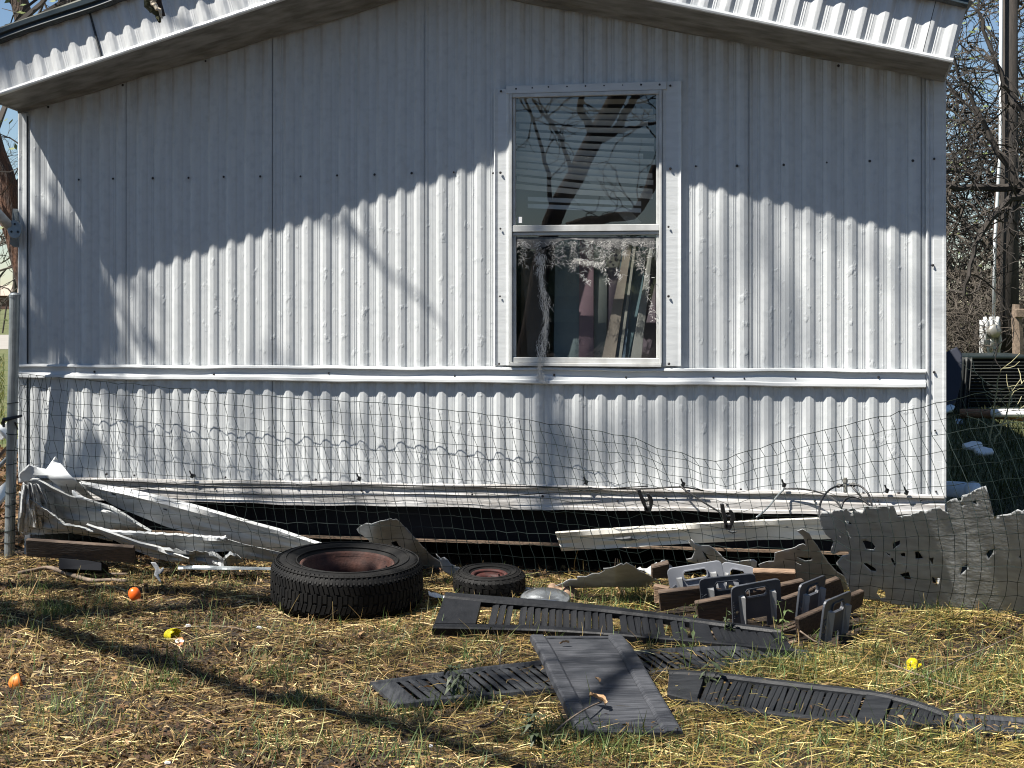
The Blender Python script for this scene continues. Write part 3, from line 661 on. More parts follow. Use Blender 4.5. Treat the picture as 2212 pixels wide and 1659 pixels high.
torn('crumpled_mesh_sheet', 'crumpled grey sheet with a ragged peak left of the plank stack', 'skirting panel', zc([(145, 830), (260, 795), (380, 722), (490, 730), (495, 685), (640, 680), (740, 632), (850, 632), (930, 590), (905, 558), (1010, 545), (1090, 530), (1190, 470), (1230, 500), (1280, 465), (1340, 500), (1520, 610), (1650, 680), (1800, 745), (1680, 760), (1600, 860), (1100, 850), (600, 860), (300, 850)]), [],
     lambda u, v: 6.18 + (v - 1215) * .0040 + .05 * abs(math.sin((u - 1330) / 46)), M['skirt'], step=5, rough=1.4, th=.002, seed=12)
torn('crumpled_sheet_scrap', 'folded pale scrap of skirting behind the crumpled mesh sheet', 'skirting panel', zc([(1440, 560), (1490, 530), (1520, 560), (1600, 560), (1750, 460), (1790, 490), (1830, 430), (1880, 420), (2000, 520), (1900, 690), (1800, 700), (1640, 660), (1560, 600)]), [], lambda u, v: 6.42 + .04 * math.sin((u) / 12), M['skirt_pale'], step=5, th=.002, seed=13)
z8 = lambda pts: Z(pts, 4.0325, 1097.1, 1014.8)
torn('torn_skirting_spike', 'torn spike of white skirting standing up behind the plank stack', 'skirting panel', z8([(1575, 620), (1600, 605), (1625, 640), (1690, 660), (1755, 660), (1790, 680), (1900, 785), (2010, 800), (2140, 780), (2170, 800), (2160, 870), (1900, 840), (1700, 830), (1570, 800), (1550, 775), (1600, 770), (1635, 690), (1590, 660)]), [z8([(1690, 700), (1740, 760), (1770, 790), (1735, 780)])], lambda u, v: 6.44 + (v - 1170) * .0024 + .03 * math.sin(u / 11), M['skirt_pale'], step=5, th=.002, seed=14)

# left pile: bent sheets run between an upper and a lower edge
za = lambda pts: [(54.9 + x / 4.033, 1031.2 + y / 4.033) for x, y in pts]
def bent(name, label, cat, top, bot, yt, yb, mt, nx=30, ny=7, curl=.0, seed=1, th=.002, jag=0.0, roll=0.0, mid=0.0):
    rr = random.Random(seed); rows = []
    T = [Vector((x, y, 0)) for x, y in top]; B = [Vector((x, y, 0)) for x, y in bot]
    for j in range(ny + 1):
        t = j / ny; r = []
        for i in range(nx + 1):
            k = i / nx; a, b = lerp_poly(T, k), lerp_poly(B, k); p = a.lerp(b, t)
            Y0 = yt[0] + (yt[1] - yt[0]) * k; Y1 = yb[0] + (yb[1] - yb[0]) * k
            Y = Y0 + (Y1 - Y0) * t - mid * math.sin(math.pi * t) + curl * math.sin(k * 9 + t * 3 + seed) + .35 * curl * math.sin(k * 23 - t * 5 + 2 * seed) + .016 * (abs(((t * 2.5 + .35 * math.sin(k * 4 + seed) + .1 * math.sin(k * 17 + seed)) % 1) - .5) * 2 - .5) + .02 * curl / .01 * (abs((k * 3.3 + t * 1.1 + seed * .37) % 1 - .5) - .25)
            if jag and (j in (0, ny)): p = p + Vector((0, rr.uniform(-jag, jag), 0))
            r.append(P(p.x, p.y, Y))
        if j == 0 and roll:
            rows.append([q + Vector((0, .012 * roll, -.010 * roll)) for q in r]); rows.append([q + Vector((0, -.002, .004 * roll)) for q in r]); rows.append([q + Vector((0, -.014 * roll, .001)) for q in r])
            continue
        if j == 1 and roll: rows.append([q + Vector((0, -.014 * roll, -.0)) for q in r][:])
        rows.append(r)
    zmin = min(p.z for r in rows for p in r); c = rows[0][nx // 2]
    o = fixn(MB().grid(rows).build(name, mt, loc=Vector((c.x, c.y, max(0, zmin)))))
    for pl in o.data.polygons: pl.use_smooth = True
    solid(o, th, 0); e = o.modifiers.new('edge', 'EDGE_SPLIT'); e.split_angle = R(14)
    return tag(o, label, cat)
MS, MP = M['skirt'], M['skirt_pale']
bent('bent_trim_channel', 'long bent white trim channel sloping down from the base trim to the big tyre', 'trim channel', za([(480, 45), (640, 75), (880, 110), (1040, 145), (1300, 205), (1560, 275), (1800, 345), (2000, 405), (2212, 460), (2500, 560), (2760, 640), (2960, 672)]), za([(500, 90), (640, 170), (780, 250), (1000, 340), (1230, 430), (1450, 490), (1700, 530), (1900, 590), (2212, 640), (2500, 690), (2760, 720), (2960, 712)]), (7.27, 6.84), (7.31, 6.97), M['skirt_pale'], nx=60, ny=6, roll=2.2, mid=.012, curl=.006, seed=2)
bent('bent_skirting_sheet', 'grey bent skirting sheet fanning down behind the fence post', 'skirting sheet', za([(20, 10), (120, 20), (240, 90), (400, 165), (610, 215), (760, 260), (880, 330), (1000, 410), (1100, 468)]), za([(-40, 120), (60, 200), (150, 280), (260, 360), (350, 410), (520, 440), (760, 450), (950, 470), (1100, 475)]), (7.26, 7.12), (7.50, 7.22), MS, roll=1.3, nx=60, ny=14, curl=.018, seed=3, mid=.02)
bent('bent_skirting_sheet', 'dull grey skirting sheet hanging lowest behind the brown plank', 'skirting sheet', za([(-50, 130), (60, 195), (200, 290), (350, 405), (480, 430), (600, 470), (760, 480)]), za([(-70, 440), (-20, 500), (100, 500), (250, 490), (400, 485), (600, 520), (760, 560)]), (7.28, 7.08), (7.46, 7.2), MS, roll=1.1, nx=60, ny=14, curl=.02, seed=4, jag=1)
for lab, tp, bt_, ys in (('narrow folded skirting flap hanging left at the fence post', [(-30, 70), (0, 60), (30, 70)], [(-60, 470), (-10, 480), (30, 470)], (7.20, 7.34)), ('pale folded skirting flap beside the leftmost one', [(20, 40), (45, 50), (70, 75)], [(60, 430), (110, 440), (150, 430)], (7.19, 7.36)), ('third folded skirting flap under the white plate', [(70, 60), (100, 55), (130, 80)], [(180, 340), (230, 360), (280, 385)], (7.2, 7.36))):
    bent('bent_skirting_flap', lab, 'skirting flap', za(tp), za(bt_), (ys[0], ys[0]), (ys[1], ys[1]), MP, nx=12, ny=10, curl=.012, seed=len(lab), mid=.03)
torn('torn_white_scrap', 'bright torn white scrap caught on the bent skirting sheet', 'scrap', za([(405, 110), (440, 125), (455, 150), (500, 165), (590, 205), (520, 200), (450, 180), (410, 155)]), [], lambda u, v: 7.12, M['trim'], step=5, seg=6, th=.001, seed=41)
torn('torn_white_scrap', 'small bright scrap at the tip of the narrow white trim strip', 'scrap', za([(1640, 515), (1700, 525), (1760, 520), (1740, 540), (1700, 545), (1650, 540)]), [], lambda u, v: 6.86, M['trim'], step=5, seg=6, th=.001, seed=42)
torn('bent_white_plate', 'bright white torn metal plate sticking up at the left end of the pile', 'metal plate', [(40, 1042), (42, 1022), (62, 1004), (90, 1012), (100, 1013), (119, 986), (130, 1000), (150, 1024), (172, 1044), (205, 1080), (180, 1072), (160, 1056), (156, 1073), (140, 1062), (100, 1028), (75, 1030), (60, 1040)], [], lambda u, v: 7.25 + .0009 * (u - 60) * math.sin(v / 14) - .0012 * (1040 - v), M['trim'], step=6, rough=.8, th=.002, seed=3)
bent('bent_trim_strip', 'narrow white trim strip with a bright edge crossing the lower left pile', 'trim strip', za([(560, 430), (760, 470), (1040, 482), (1300, 500), (1640, 520), (1750, 520)]), za([(600, 480), (800, 530), (1050, 590), (1300, 630), (1640, 650), (1780, 640)]), (7.04, 6.93), (7.10, 7.0), MP, nx=44, ny=5, roll=1.6, curl=.006, seed=6, jag=1.2)
bent('bent_trim_strip', 'lowest white strip curving along the ground under the left pile', 'trim strip', za([(540, 410), (800, 500), (1000, 570), (1160, 605), (1300, 660), (1430, 705)]), za([(560, 450), (800, 560), (960, 640), (1120, 700), (1300, 740), (1420, 745)]), (7.02, 6.92), (7.08, 6.98), MP, nx=30, ny=4, roll=1.3, curl=.006, seed=7)
bent('torn_strip_end', 'frayed grey strip end beside the tyre in the left pile', 'trim strip', za([(1200, 610), (1400, 640), (1640, 650), (1720, 700), (1780, 640), (1880, 700)]), za([(1240, 690), (1400, 740), (1560, 760), (1740, 810), (1800, 760), (1900, 745)]), (6.93, 6.88), (6.98, 6.94), MS, nx=26, ny=4, jag=2.5, curl=.02, seed=9)
bent('torn_strip_end', 'grey channel offcut tucked under the long white channel', 'trim strip', za([(1720, 525), (1900, 580), (2100, 625), (2300, 670), (2600, 720)]), za([(1760, 640), (1900, 700), (2100, 735), (2300, 755), (2600, 770)]), (6.93, 6.86), (7.0, 6.95), MS, nx=24, ny=4, curl=.01, seed=10)
bent('metal_strip', 'thin dark metal strip on the ground left of the big tyre', 'metal strip', za([(1330, 770), (1600, 770), (1900, 780), (2180, 785)]), za([(1330, 800), (1600, 805), (1900, 805), (2180, 808)]), (6.72, 6.62), (6.7, 6.6), M['galv'], nx=20, ny=2, seed=11)
torn('hanging_scrap', 'small pale torn scrap hanging over the leaves under the left pile', 'scrap', za([(1090, 740), (1130, 740), (1170, 800), (1200, 780), (1210, 810), (1160, 850), (1190, 930), (1160, 900), (1120, 850), (1130, 800)]), [], lambda u, v: 6.72, M['skirt_pale'], step=5, seg=6, th=.001, seed=15)

def board(name, label, cat, face, y, thick, mt, group=None, depthdir=None, bev=.003):
    # face: four picture points, y: their depths; thickness runs away from the viewer and a little up
    ps = [P(u, v, yy) for (u, v), yy in zip(face, y)]
    n = (ps[1] - ps[0]).cross(ps[3] - ps[0]).normalized()
    if n.y < 0: n = -n
    c = sum(ps, Vector()) / 4; base = Vector((c.x, c.y, max(0, min(p.z for p in ps))))
    o = fixn(MB().hexa(ps, [p + n * thick for p in ps]).build(name, mt, loc=base))
    if bev: bevel(o, bev, 1)
    # a little unevenness along the arrises
    return tag(o, label, cat, group)
board('wooden_plank', 'dark brown plank lying on edge at the foot of the left fence post', 'plank', za([(0, 545), (940, 610), (942, 748), (5, 690)]), [6.98, 6.86, 6.90, 7.02], .022, M['plank'])
board('concrete_block', 'dark block under the brown plank at the left', 'block', za([(290, 700), (665, 735), (665, 815), (290, 800)]), [6.96, 6.94, 6.92, 6.94], .10, M['black_under'])

ch = bpy.data.objects['bent_trim_channel']; mb = MB()
for k, t in ((.12, .5), (.30, .45), (.42, .55), (.55, .4), (.66, .5), (.80, .45), (.9, .5)):
    i = int(k * 60); me_ = ch.data; row = lambda j: ch.location + me_.vertices[j * 61 + i].co
    p = row(6).lerp(row(5), t); d = (ch.location + me_.vertices[6 * 61 + i + 1].co - row(6)).normalized(); n_ = Vector((0, -.004, .002))
    mb.hexa([p - d * .011 + n_, p + d * .011 + n_, p + d * .009 + n_ + Vector((0, 0, .006)), p - d * .009 + n_ + Vector((0, 0, .006))], [q for q in [p - d * .011, p + d * .011, p + d * .009 + Vector((0, 0, .006)), p - d * .009 + Vector((0, 0, .006))]])
fixn(mb.build('slot', M['seam'], ch))
# white strip hanging in the dark gap
bent('hanging_trim_strip', 'cream trim strip hung by black cables across the dark gap under the home', 'trim strip', [(1200, 1151), (1350, 1141), (1500, 1132), (1640, 1125), (1775, 1120), (1830, 1119)], [(1213, 1190), (1350, 1183), (1500, 1173), (1640, 1166), (1790, 1164), (1840, 1164)], (6.78, 6.42), (6.80, 6.44), M['strip'], nx=50, ny=5, roll=1.1, curl=.003, seed=5, th=.003)
strip = bpy.data.objects['hanging_trim_strip']
inv = Matrix.Translation(-strip.location)
mb = MB()
for u, v in [(1256, 1162), (1343, 1160), (1400, 1151), (1486, 1146), (1700, 1138), (1740, 1134), (1622, 1137)]:
    Y = 6.775 - (u - 1200) * .00058 - .004; p = P(u, v, Y); mb.box(p, (.012, .006, .0035))
mb.tube([P(1328, 1164, 6.69), P(1345, 1165, 6.685), P(1362, 1163, 6.68), P(1376, 1165, 6.675)], [.002, .010, .011, .002], 6)
mb.tube([P(1573, 1147, 6.55), P(1582, 1150, 6.545), P(1592, 1148, 6.54)], [.004, .007, .003], 6)
mb.build('slot', M['seam'], strip)

# ================================================================== cords, clips, clamps
def cord(name, label, pts, r, mt, cat='cord', n=40, k=6):
    ps = smooth_poly(pts, n); c = ps[0]; base = Vector((c.x, c.y, max(0, min(p.z for p in ps))))
    return tag(fixn(MB().tube(ps, r, k).build(name, mt, loc=base, smooth=True)), label, cat)
def wpt(u, v, out): s_, z_ = wl(u, v, out); return W(s_, out, z_)
cord('black_cable', 'black cable running along the top of the base trim', [wpt(u, v, o) for u, v, o in [(60, 1034, .05), (180, 1036, .05), (330, 1042, .05), (480, 1052, .05), (640, 1052, .05), (800, 1046, .05), (980, 1052, .05), (1120, 1050, .05), (1260, 1055, .05), (1400, 1057, .05), (1470, 1050, .055), (1520, 1060, .05)]], .0042, M['blackp'], 'cable', 90)
cord('black_cable', 'thin black cable sagging across the middle of the base trim', [wpt(u, v, .055) for u, v in [(250, 1050), (420, 1066), (600, 1068), (760, 1072), (900, 1066), (1060, 1074), (1250, 1060), (1400, 1050)]], .0030, M['blackp'], 'cable', 70)
cord('black_cable', 'black cable dropping from its clip to the left end clamp', [wpt(1468, 1050, .05), wpt(1500, 1072, .12), P(1540, 1098, 6.62), P(1578, 1118, 6.55)], .0045, M['blackp'], 'cable')
cord('grey_cable', 'grey cable rising from the cream strip to the clip on the right', [P(1634, 1118, 6.52), P(1658, 1098, 6.58), wpt(1680, 1070, .08), wpt(1694, 1056, .05)], .0045, M['galv'], 'cable')
cord('black_cable', 'black cable arching right from the clip into the holed panel', [wpt(1694, 1056, .05), wpt(1730, 1055, .06), wpt(1775, 1064, .08), P(1805, 1080, 6.35), P(1818, 1098, 6.2)], .0045, M['blackp'], 'cable')
cord('black_hose', 'black hose looping up from the panel to the metal tee', [P(1770, 1118, 6.15), P(1770, 1090, 6.2), P(1782, 1066, 6.25), P(1800, 1052, 6.28), P(1822, 1047, 6.3)], .0048, M['blackp'], 'hose')
cord('black_hose', 'black hose arching right from the metal tee', [P(1832, 1047, 6.3), P(1856, 1047, 6.28), P(1874, 1062, 6.25), P(1882, 1082, 6.2), P(1884, 1098, 6.12)], .0048, M['blackp'], 'hose')
cord('black_hose', 'black hose running diagonally down below the tee', [P(1838, 1048, 6.3), P(1850, 1062, 6.27), P(1870, 1084, 6.2), P(1888, 1100, 6.12)], .004, M['blackp'], 'hose')
cord('black_hose', 'short black hose loop beneath the tee', [P(1817, 1098, 6.2), P(1822, 1082, 6.22), P(1838, 1072, 6.24), P(1858, 1076, 6.22), P(1882, 1094, 6.15)], .0048, M['blackp'], 'hose')
tee = empty('hose_tee', P(1827, 1056, 6.3), label='metal tee fitting joining the black hoses at the right of the base trim', cat='hose fitting')
mb = MB(); mb.tube([P(1808, 1049, 6.3), P(1846, 1047, 6.3)], .007, 8); mb.tube([P(1808, 1049, 6.295), P(1814, 1049, 6.295)], .010, 8); mb.tube([P(1841, 1047, 6.295), P(1847, 1047, 6.295)], .010, 8); fixn(mb.build('cross_pipe', M['brass'], tee))
mb = MB(); mb.tube([P(1826, 1032, 6.3), P(1827, 1064, 6.3)], [.008, .009], 8); mb.tube([P(1826, 1036, 6.3), P(1826, 1042, 6.3)], .012, 8); fixn(mb.build('stem', M['brass'], tee))
for u, v in [(1476, 1046), (1694, 1048), (1266, 1042), (415, 1028), (776, 1034), (1916, 1060), (2068 - 110, 1064)]:
    p = wpt(u, v, .048); e = empty('cable_clip', p, label={1476: 'black cable clip where the left cable drops', 1694: 'black cable clip where the grey cable meets the base trim', 1266: 'black cable clip below the window left edge', 415: 'leftmost black cable clip on the base trim', 776: 'black cable clip on the trim above the leaning grey flap', 1916: 'black cable clip right of the hose loops', 1958: 'rightmost black cable clip near the corner trim'}[u], cat='clip', group='cable clips along the base trim')
    mb = MB(); mb.box(p, (.018, .012, .022), Euler((0, .4, 0))); bevel(mb.build('clip_body', M['blackp'], e), .003, 1)
    mb = MB(); mb.tube([p + Vector((-.004, -.004, .008)), p + Vector((-.012, -.006, .028))], .004, 5); mb.build('clip_tail', M['blackp'], e)
def clamp(label, c, h, ang, Y):
    p = P(c[0], c[1], Y); e = empty('spring_clamp', p, label=label, cat='clamp')
    rot = Matrix.Rotation(ang, 4, 'Y'); T = Matrix.Translation(p) @ rot
    def arm(name, x0, pts, wd):
        o = MB(); rows = []
        for x, z, t in pts: rows.append([T @ Vector((x + x0 - t, -wd, z * h)), T @ Vector((x + x0 + t, -wd, z * h)), T @ Vector((x + x0 + t, wd, z * h)), T @ Vector((x + x0 - t, wd, z * h))])
        o.sweep(range(len(rows)), lambda i: rows[i]); ob = fixn(o.build(name, M['blackp'], e)); bevel(ob, .003, 2)
    arm('handle', -.012, [(-.006, .5, .008), (-.004, .3, .009), (.0, .05, .009), (.004, -.2, .008), (.010, -.48, .006)], .011)
    arm('handle', .016, [(.000, .25, .006), (.008, .1, .010), (.010, -.08, .010), (.004, -.25, .008), (-.010, -.5, .006)], .011)
    o = MB(); o.tube([T @ Vector((-.02, 0, .0)), T @ Vector((.026, 0, 0))], .008, 10); fixn(o.build('pivot', M['blackp'], e))
    o = MB(); o.box(T @ Vector((.0, -.001, -.35 * h)), (.03, .02, .02), None); bevel(o.build('jaw_pad', M['blackp'], e), .003, 1)
clamp('black spring clamp gripping the base trim under the window', (1394, 1081), .115, R(-14), 6.72)
clamp('black spring clamp holding the cream trim strip', (1570, 1116), .12, R(-4), 6.46)

# ================================================================== tyres
def tyre(name, label, c, Ro, Rr, Wd, tilt, mt_rim, nseg=176, tread=True, dish=.06, cat='tyre'):
    e = empty(name, c, label=label, cat=cat)
    T = Matrix.Translation(c) @ tilt
    h = Wd / 2
    # carcass: sidewalls and crown
    sh = [(Rr, -h * .62), (Rr + .012, -h * .80), (Rr + (Ro - Rr) * .35, -h * .98), (Rr + (Ro - Rr) * .62, -h * .99), (Ro - .030, -h * .90), (Ro - .010, -h * .78)]
    mb = MB(); rows = []
    prof_ = [(Rr - .012, -h * .55)] + sh
    top = [(r, -z) for r, z in reversed(sh)]
    crown = [(Ro - .007, -h * .5), (Ro - .004, 0), (Ro - .007, h * .5)] if tread else [(Ro, -h * .5), (Ro + .003, 0), (Ro, h * .5)]
    # sidewall moulding rings
    def rings(pf):
        out = []
        for (r, z), (r2, z2) in zip(pf, pf[1:]):
            out.append((r, z))
        out.append(pf[-1]); return out
    allp = prof_ + crown + top + [(Rr - .012, h * .55)]
    mb.lathe([(r, z) for r, z in allp], 96, T)
    o = fixn(mb.build('carcass', M['rubber'], e, smooth=True))
    mb = MB()
    for rr_, zz in ((Rr + .018, h * .885), (Rr + (Ro - Rr) * .5, h * 1.0), (Ro - .022, h * .90)):
        n = 72; mb.tube([T @ Vector((rr_ * math.cos(2 * math.pi * k / n), rr_ * math.sin(2 * math.pi * k / n), zz)) for k in range(n + 1)], .0035, 5, False)
    mb.build('sidewall_rib', M['rubber'], e, smooth=True)
    # tread blocks, five rows, zigzag edges
    mb = MB(); d = .011
    rowsz = [(-.92, -.62), (-.58, -.22), (-.18, .18), (.22, .58), (.62, .92)]
    for ri, (z0, z1) in enumerate(rowsz):
        n = nseg if ri in (0, 4) else int(nseg * .55)
        for k in range(n):
            a0 = 2 * math.pi * (k + .5 * (ri % 2)) / n; ln = 2 * math.pi / n; gap = .24
            sk = (.5 if ri in (1, 3) else .0) * ln * (1 if ri == 1 else -1)
            def rad(zf): return Ro - .010 * max(0, (abs(zf) - .45) / .5) ** 2 - .020 * max(0, (abs(zf) - .75) / .2) ** 2
            def pt(a, zf, lift): r = rad(zf) - d + lift; return T @ Vector((r * math.cos(a), r * math.sin(a), zf * h))
            zm_ = (z0 + z1) / 2; zg = .035 * (1 if k % 2 else -1)
            ins, outs = [], []
            for (fa, zf) in ((0, z0 + zg), (1 - gap, z0 + zg), (1 - gap, z1 + zg), (0, z1 + zg)):
                a = a0 + fa * ln + sk * (zf - z0) / (z1 - z0); ins.append(pt(a, zf, .001)); outs.append(pt(a, zf, d))
            mb.add(ins + outs, [(4, 5, 6, 7)] + [(i, (i + 1) % 4, (i + 1) % 4 + 4, i + 4) for i in range(4)])
    t = fixn(mb.build('tread_blocks', M['rubber'], e)) if tread else None
    if t: tag(t, kind='stuff')
    # wheel rim
    mb = MB(); q = Rr
    mb.lathe([(q + .010, h * .60), (q + .004, h * .74), (q - .004, h * .76), (q - .010, h * .66), (q - .012, h * .50), (q - .030, h * .30), (q - .036, h * .05), (q - .030, -dish), (q - .075, -dish + .004), (q - .095, -dish + .022), (q * .42, -dish + .020), (q * .36, -dish + .034), (q * .30, -dish + .034), (q * .27, -dish - .02)], 64, T)
    rim = fixn(mb.build('rim', mt_rim, e, smooth=True)); m_ = rim.modifiers.new('edge', 'EDGE_SPLIT'); m_.split_angle = R(40)
    solid(rim, .002, -1)
    bolt = MB(); bolt.tube([Vector((0, 0, 0)), Vector((0, 0, .014))], .009, 6); bm_ = None
    for k in range(5):
        a = 2 * math.pi * k / 5 + .3; loc = T @ Vector((q * .5 * math.cos(a), q * .5 * math.sin(a), -dish + .020)); mt_ = wm(e).inverted() @ Matrix.Translation(loc) @ tilt
        if bm_ is None: bm_ = fixn(bolt.build('wheel_bolt', mt_rim, e, local=True)); bm_.matrix_basis = mt_
        else: share(bm_, 'wheel_bolt', e, mt_)
    mb = MB(); mb.tube([T @ Vector((q - .03, 0.02, h * .1)), T @ Vector((q - .035, 0.02, h * .6))], .004, 6); mb.build('valve', M['blackp'], e)
    return e
cb = P(750, 1262, 6.34); cb.z = .118
tyre('car_tyre', 'big worn car tyre on a rusty rim lying flat on the leaves', cb, .335, .205, .205, Matrix.Rotation(R(4.2), 4, 'X') @ Matrix.Rotation(R(1.5), 4, 'Y'), M['rust'])
cs = P(1057, 1268, 6.52); cs.z = .075
tyre('small_trailer_tyre', 'small black tyre with a red rim behind the black shutter', cs, .165, .078, .10, Matrix.Rotation(R(5), 4, 'X'), M['redrust'], nseg=60, dish=.02)
# dry twig caught on the tyre
cord('dry_twig', 'dry broken twig lying on the rim of the big tyre', [P(823, 1253, 6.2), P(838, 1243, 6.22), P(846, 1236, 6.24), P(857, 1229, 6.25)], .005, M['stick'], 'twig', 14)
# hubcap
c = P(1178, 1299, 6.28); e = empty('hubcap', Vector((c.x, c.y, .0)), label='shiny dome shaped hubcap between the small tyre and the crumpled sheet', cat='hubcap')
T = Matrix.Translation((c.x, c.y, .045)) @ Matrix.Rotation(R(10), 4, 'X')
fixn(MB().lathe([(.115, -.03), (.116, -.02), (.110, .008), (.102, .014), (.094, .010), (.085, .022), (.05, .032), (.001, .036)], 48, T).build('dome', M['chrome'], e, smooth=True))
fixn(MB().lathe([(.117, -.034), (.122, -.030), (.122, -.022), (.116, -.019)], 48, T).build('rolled_rim', M['chrome'], e, smooth=True))

# ================================================================== shutters
def shutter(label, far, near, spec, mt, th=.028, sw=.045, lift=0.0, slat_tilt=38, tooth=False, seed=1, missing=(), rails=((0, .03), (.97, 1)), slat_th=.004, wood=False):
    rr = random.Random(seed)
    far = smooth_poly(far, 60); near = smooth_poly(near, 60)
    FOOT.append([(p.x, p.y) for p in far] + [(p.x, p.y) for p in reversed(near)])
    c = (far[0] + near[0]) / 2; e = empty('louvered_shutter' if spec else 'panel_shutter', Vector((c.x, c.y, 0)), label=label, cat='shutter')
    def fr(t):
        a, b = lerp_poly(far, t), lerp_poly(near, t); d = b - a; L_ = d.length; d = d.normalized()
        a2, b2 = lerp_poly(far, min(1, t + .02)), lerp_poly(near, min(1, t + .02)); a1, b1 = lerp_poly(far, max(0, t - .02)), lerp_poly(near, max(0, t - .02))
        tg = ((a2 + b2) - (a1 + b1)).normalized(); n = d.cross(tg).normalized()
        if n.z < 0: n = -n
        return a, b, d, tg, n, L_
    def beam(name, q0, q1, from_far, top=th, n=40, t0=0, t1=1, lip=True):
        mb = MB()
        def ring(t):
            a, b, d, tg, nn, L_ = fr(t); o = a if from_far else b; s = d if from_far else -d
            pts = [o + s * q0, o + s * (q0 + .004) + nn * top, o + s * (q0 + .012) + nn * (top + .003 if lip else top), o + s * (q1 - .010) + nn * (top + .002 if lip else top), o + s * q1 + nn * (top - .006), o + s * q1]
            return pts
        mb.sweep([t0 + (t1 - t0) * i / n for i in range(n + 1)], ring); return fixn(mb.build(name, mt, e))
    beam('stile', 0, sw, True); beam('stile', 0, sw, False)
    def slabs(name, t0, t1, top=th - .003, inset=sw, n=6, bot=0.0):
        mb = MB()
        def ring(t):
            a, b, d, tg, nn, L_ = fr(t); p, q = a + d * inset, b - d * inset
            return [p + nn * bot, p + nn * top, p.lerp(q, .5) + nn * (top + .0), q + nn * top, q + nn * bot]
        mb.sweep([t0 + (t1 - t0) * i / n for i in range(n + 1)], ring); return fixn(mb.build(name, mt, e))
    for a, b in rails: slabs('rail', a, b)
    inv = wm(e).inverted()
    unit = None
    for (t0, t1, n) in spec:
        for k in range(n):
            if (t0, k) in missing: continue
            t = t0 + (t1 - t0) * (k + .5) / n; a, b, d, tg, nn, L_ = fr(t)
            ctr = (a + b) / 2 + nn * (th * .5 + rr.uniform(-.002, .002)); wdt = (t1 - t0) / n * sum((x - y).length for x, y in zip(near[1:], near[:-1])) * .96
            ta = R(slat_tilt + rr.uniform(-5, 5)); tg2 = (tg * math.cos(ta) + nn * math.sin(ta)).normalized(); n2 = d.cross(tg2)
            if n2.z < 0: n2 = -n2
            yaw = rr.uniform(-.03, .03) * (2.4 if (k * 7 + seed) % 9 == 0 else 1)
            d2 = (d + tg2 * yaw).normalized(); tg3 = n2.cross(d2)
            bas = Matrix((d2 * (L_ - 2 * sw + .012), tg3 * wdt, n2 * slat_th)).transposed().to_4x4()
            mtx = inv @ Matrix.Translation(ctr) @ bas
            if unit is None:
                u_ = MB(); u_.sweep([-.5, -.25, 0, .25, .5], lambda x: [Vector((x, -.5, -.5)), Vector((x, -.5, .3)), Vector((x, 0, .9)), Vector((x, .5, .3)), Vector((x, .5, -.5))])
                unit = fixn(u_.build('slat', mt, e, local=True)); unit.matrix_basis = mtx
            else: share(unit, 'slat', e, mtx)
    return e, fr, slabs
def GP(lst, zs): 
    n = len(lst); return [G(u, v, zs[min(i, len(zs) - 1)]) for i, (u, v) in enumerate(lst)]
# black shutter, far edge propped up on the small tyre side
shutter('black louvered shutter with broken slats in front of the small tyre', GP([(964, 1291), (1060, 1298), (1160, 1305), (1280, 1317), (1400, 1333), (1520, 1352), (1680, 1372)], [.125, .12, .115, .10, .085, .06, .05]),
        GP([(934, 1372), (1060, 1374), (1180, 1377), (1300, 1385), (1440, 1398), (1600, 1412), (1720, 1424)], [.025, .02, .02, .02, .02, .018, .015]), [(.15, .72, 27), (.80, .97, 8)], M['shut_black'], th=.030, sw=.042, slat_tilt=17, seed=3, missing={(.15, 3), (.15, 17), (.15, 24)}, rails=((0, .115), (.735, .79), (.975, 1)))
shutter('faded grey louvered shutter lying face down under the woodgrain shutter', GP([(798, 1481), (900, 1468), (1040, 1449), (1160, 1436), (1300, 1421), (1400, 1411), (1520, 1404), (1640, 1405), (1740, 1412)], [.012, .012, .014, .016, .02, .024, .03, .026, .012]),
        GP([(858, 1533), (960, 1521), (1080, 1509), (1190, 1498), (1300, 1480), (1400, 1466), (1520, 1452), (1640, 1444), (1770, 1434)], [.004, .004, .004, .006, .01, .012, .016, .012, .004]), [(.06, .48, 22), (.52, .95, 24)], M['shut_grey'], th=.016, sw=.034, slat_tilt=-13, seed=5, rails=((0, .05), (.48, .52), (.955, 1)), slat_th=.003)
shutter('dark louvered shutter curving away in the right foreground', GP([(1446, 1463), (1543, 1468), (1650, 1482), (1781, 1497), (1902, 1511), (1990, 1534), (2050, 1558)], [.028, .03, .03, .03, .028, .02, .012]),
        GP([(1442, 1520), (1532, 1544), (1639, 1560), (1746, 1574), (1830, 1580), (1940, 1587), (2040, 1586)], [.006] * 7), [(.14, .69, 26), (.79, .97, 8)], M['shut_dark'], th=.030, sw=.040, slat_tilt=12, seed=8, rails=((0, .13), (.70, .785), (.975, 1)))
shutter('short end of a grey louvered shutter cut by the right picture edge', GP([(2062, 1552), (2130, 1556), (2212, 1562), (2330, 1575)], [.02] * 4), GP([(2050, 1584), (2130, 1592), (2212, 1596), (2340, 1606)], [.006] * 4), [(.05, .95, 16)], M['shut_grey'], th=.02, sw=.03, slat_tilt=-12, seed=9, rails=((0, .04), (.96, 1)), slat_th=.003)
e, fr, slabs = shutter('blue grey woodgrain panel shutter pointing at the viewer on top of the face down shutter', [G(1346, 1383, .045), G(1375, 1418, .052), G(1410, 1480, .050), G(1446, 1540, .034), G(1478, 1595, .020)], [G(1144, 1383, .035), G(1165, 1420, .050), G(1192, 1480, .048), G(1222, 1540, .03), G(1246, 1593, .016)], [], M['shut_panel'], th=.020, sw=.062, seed=2, rails=((.0, .03), (.97, 1)))
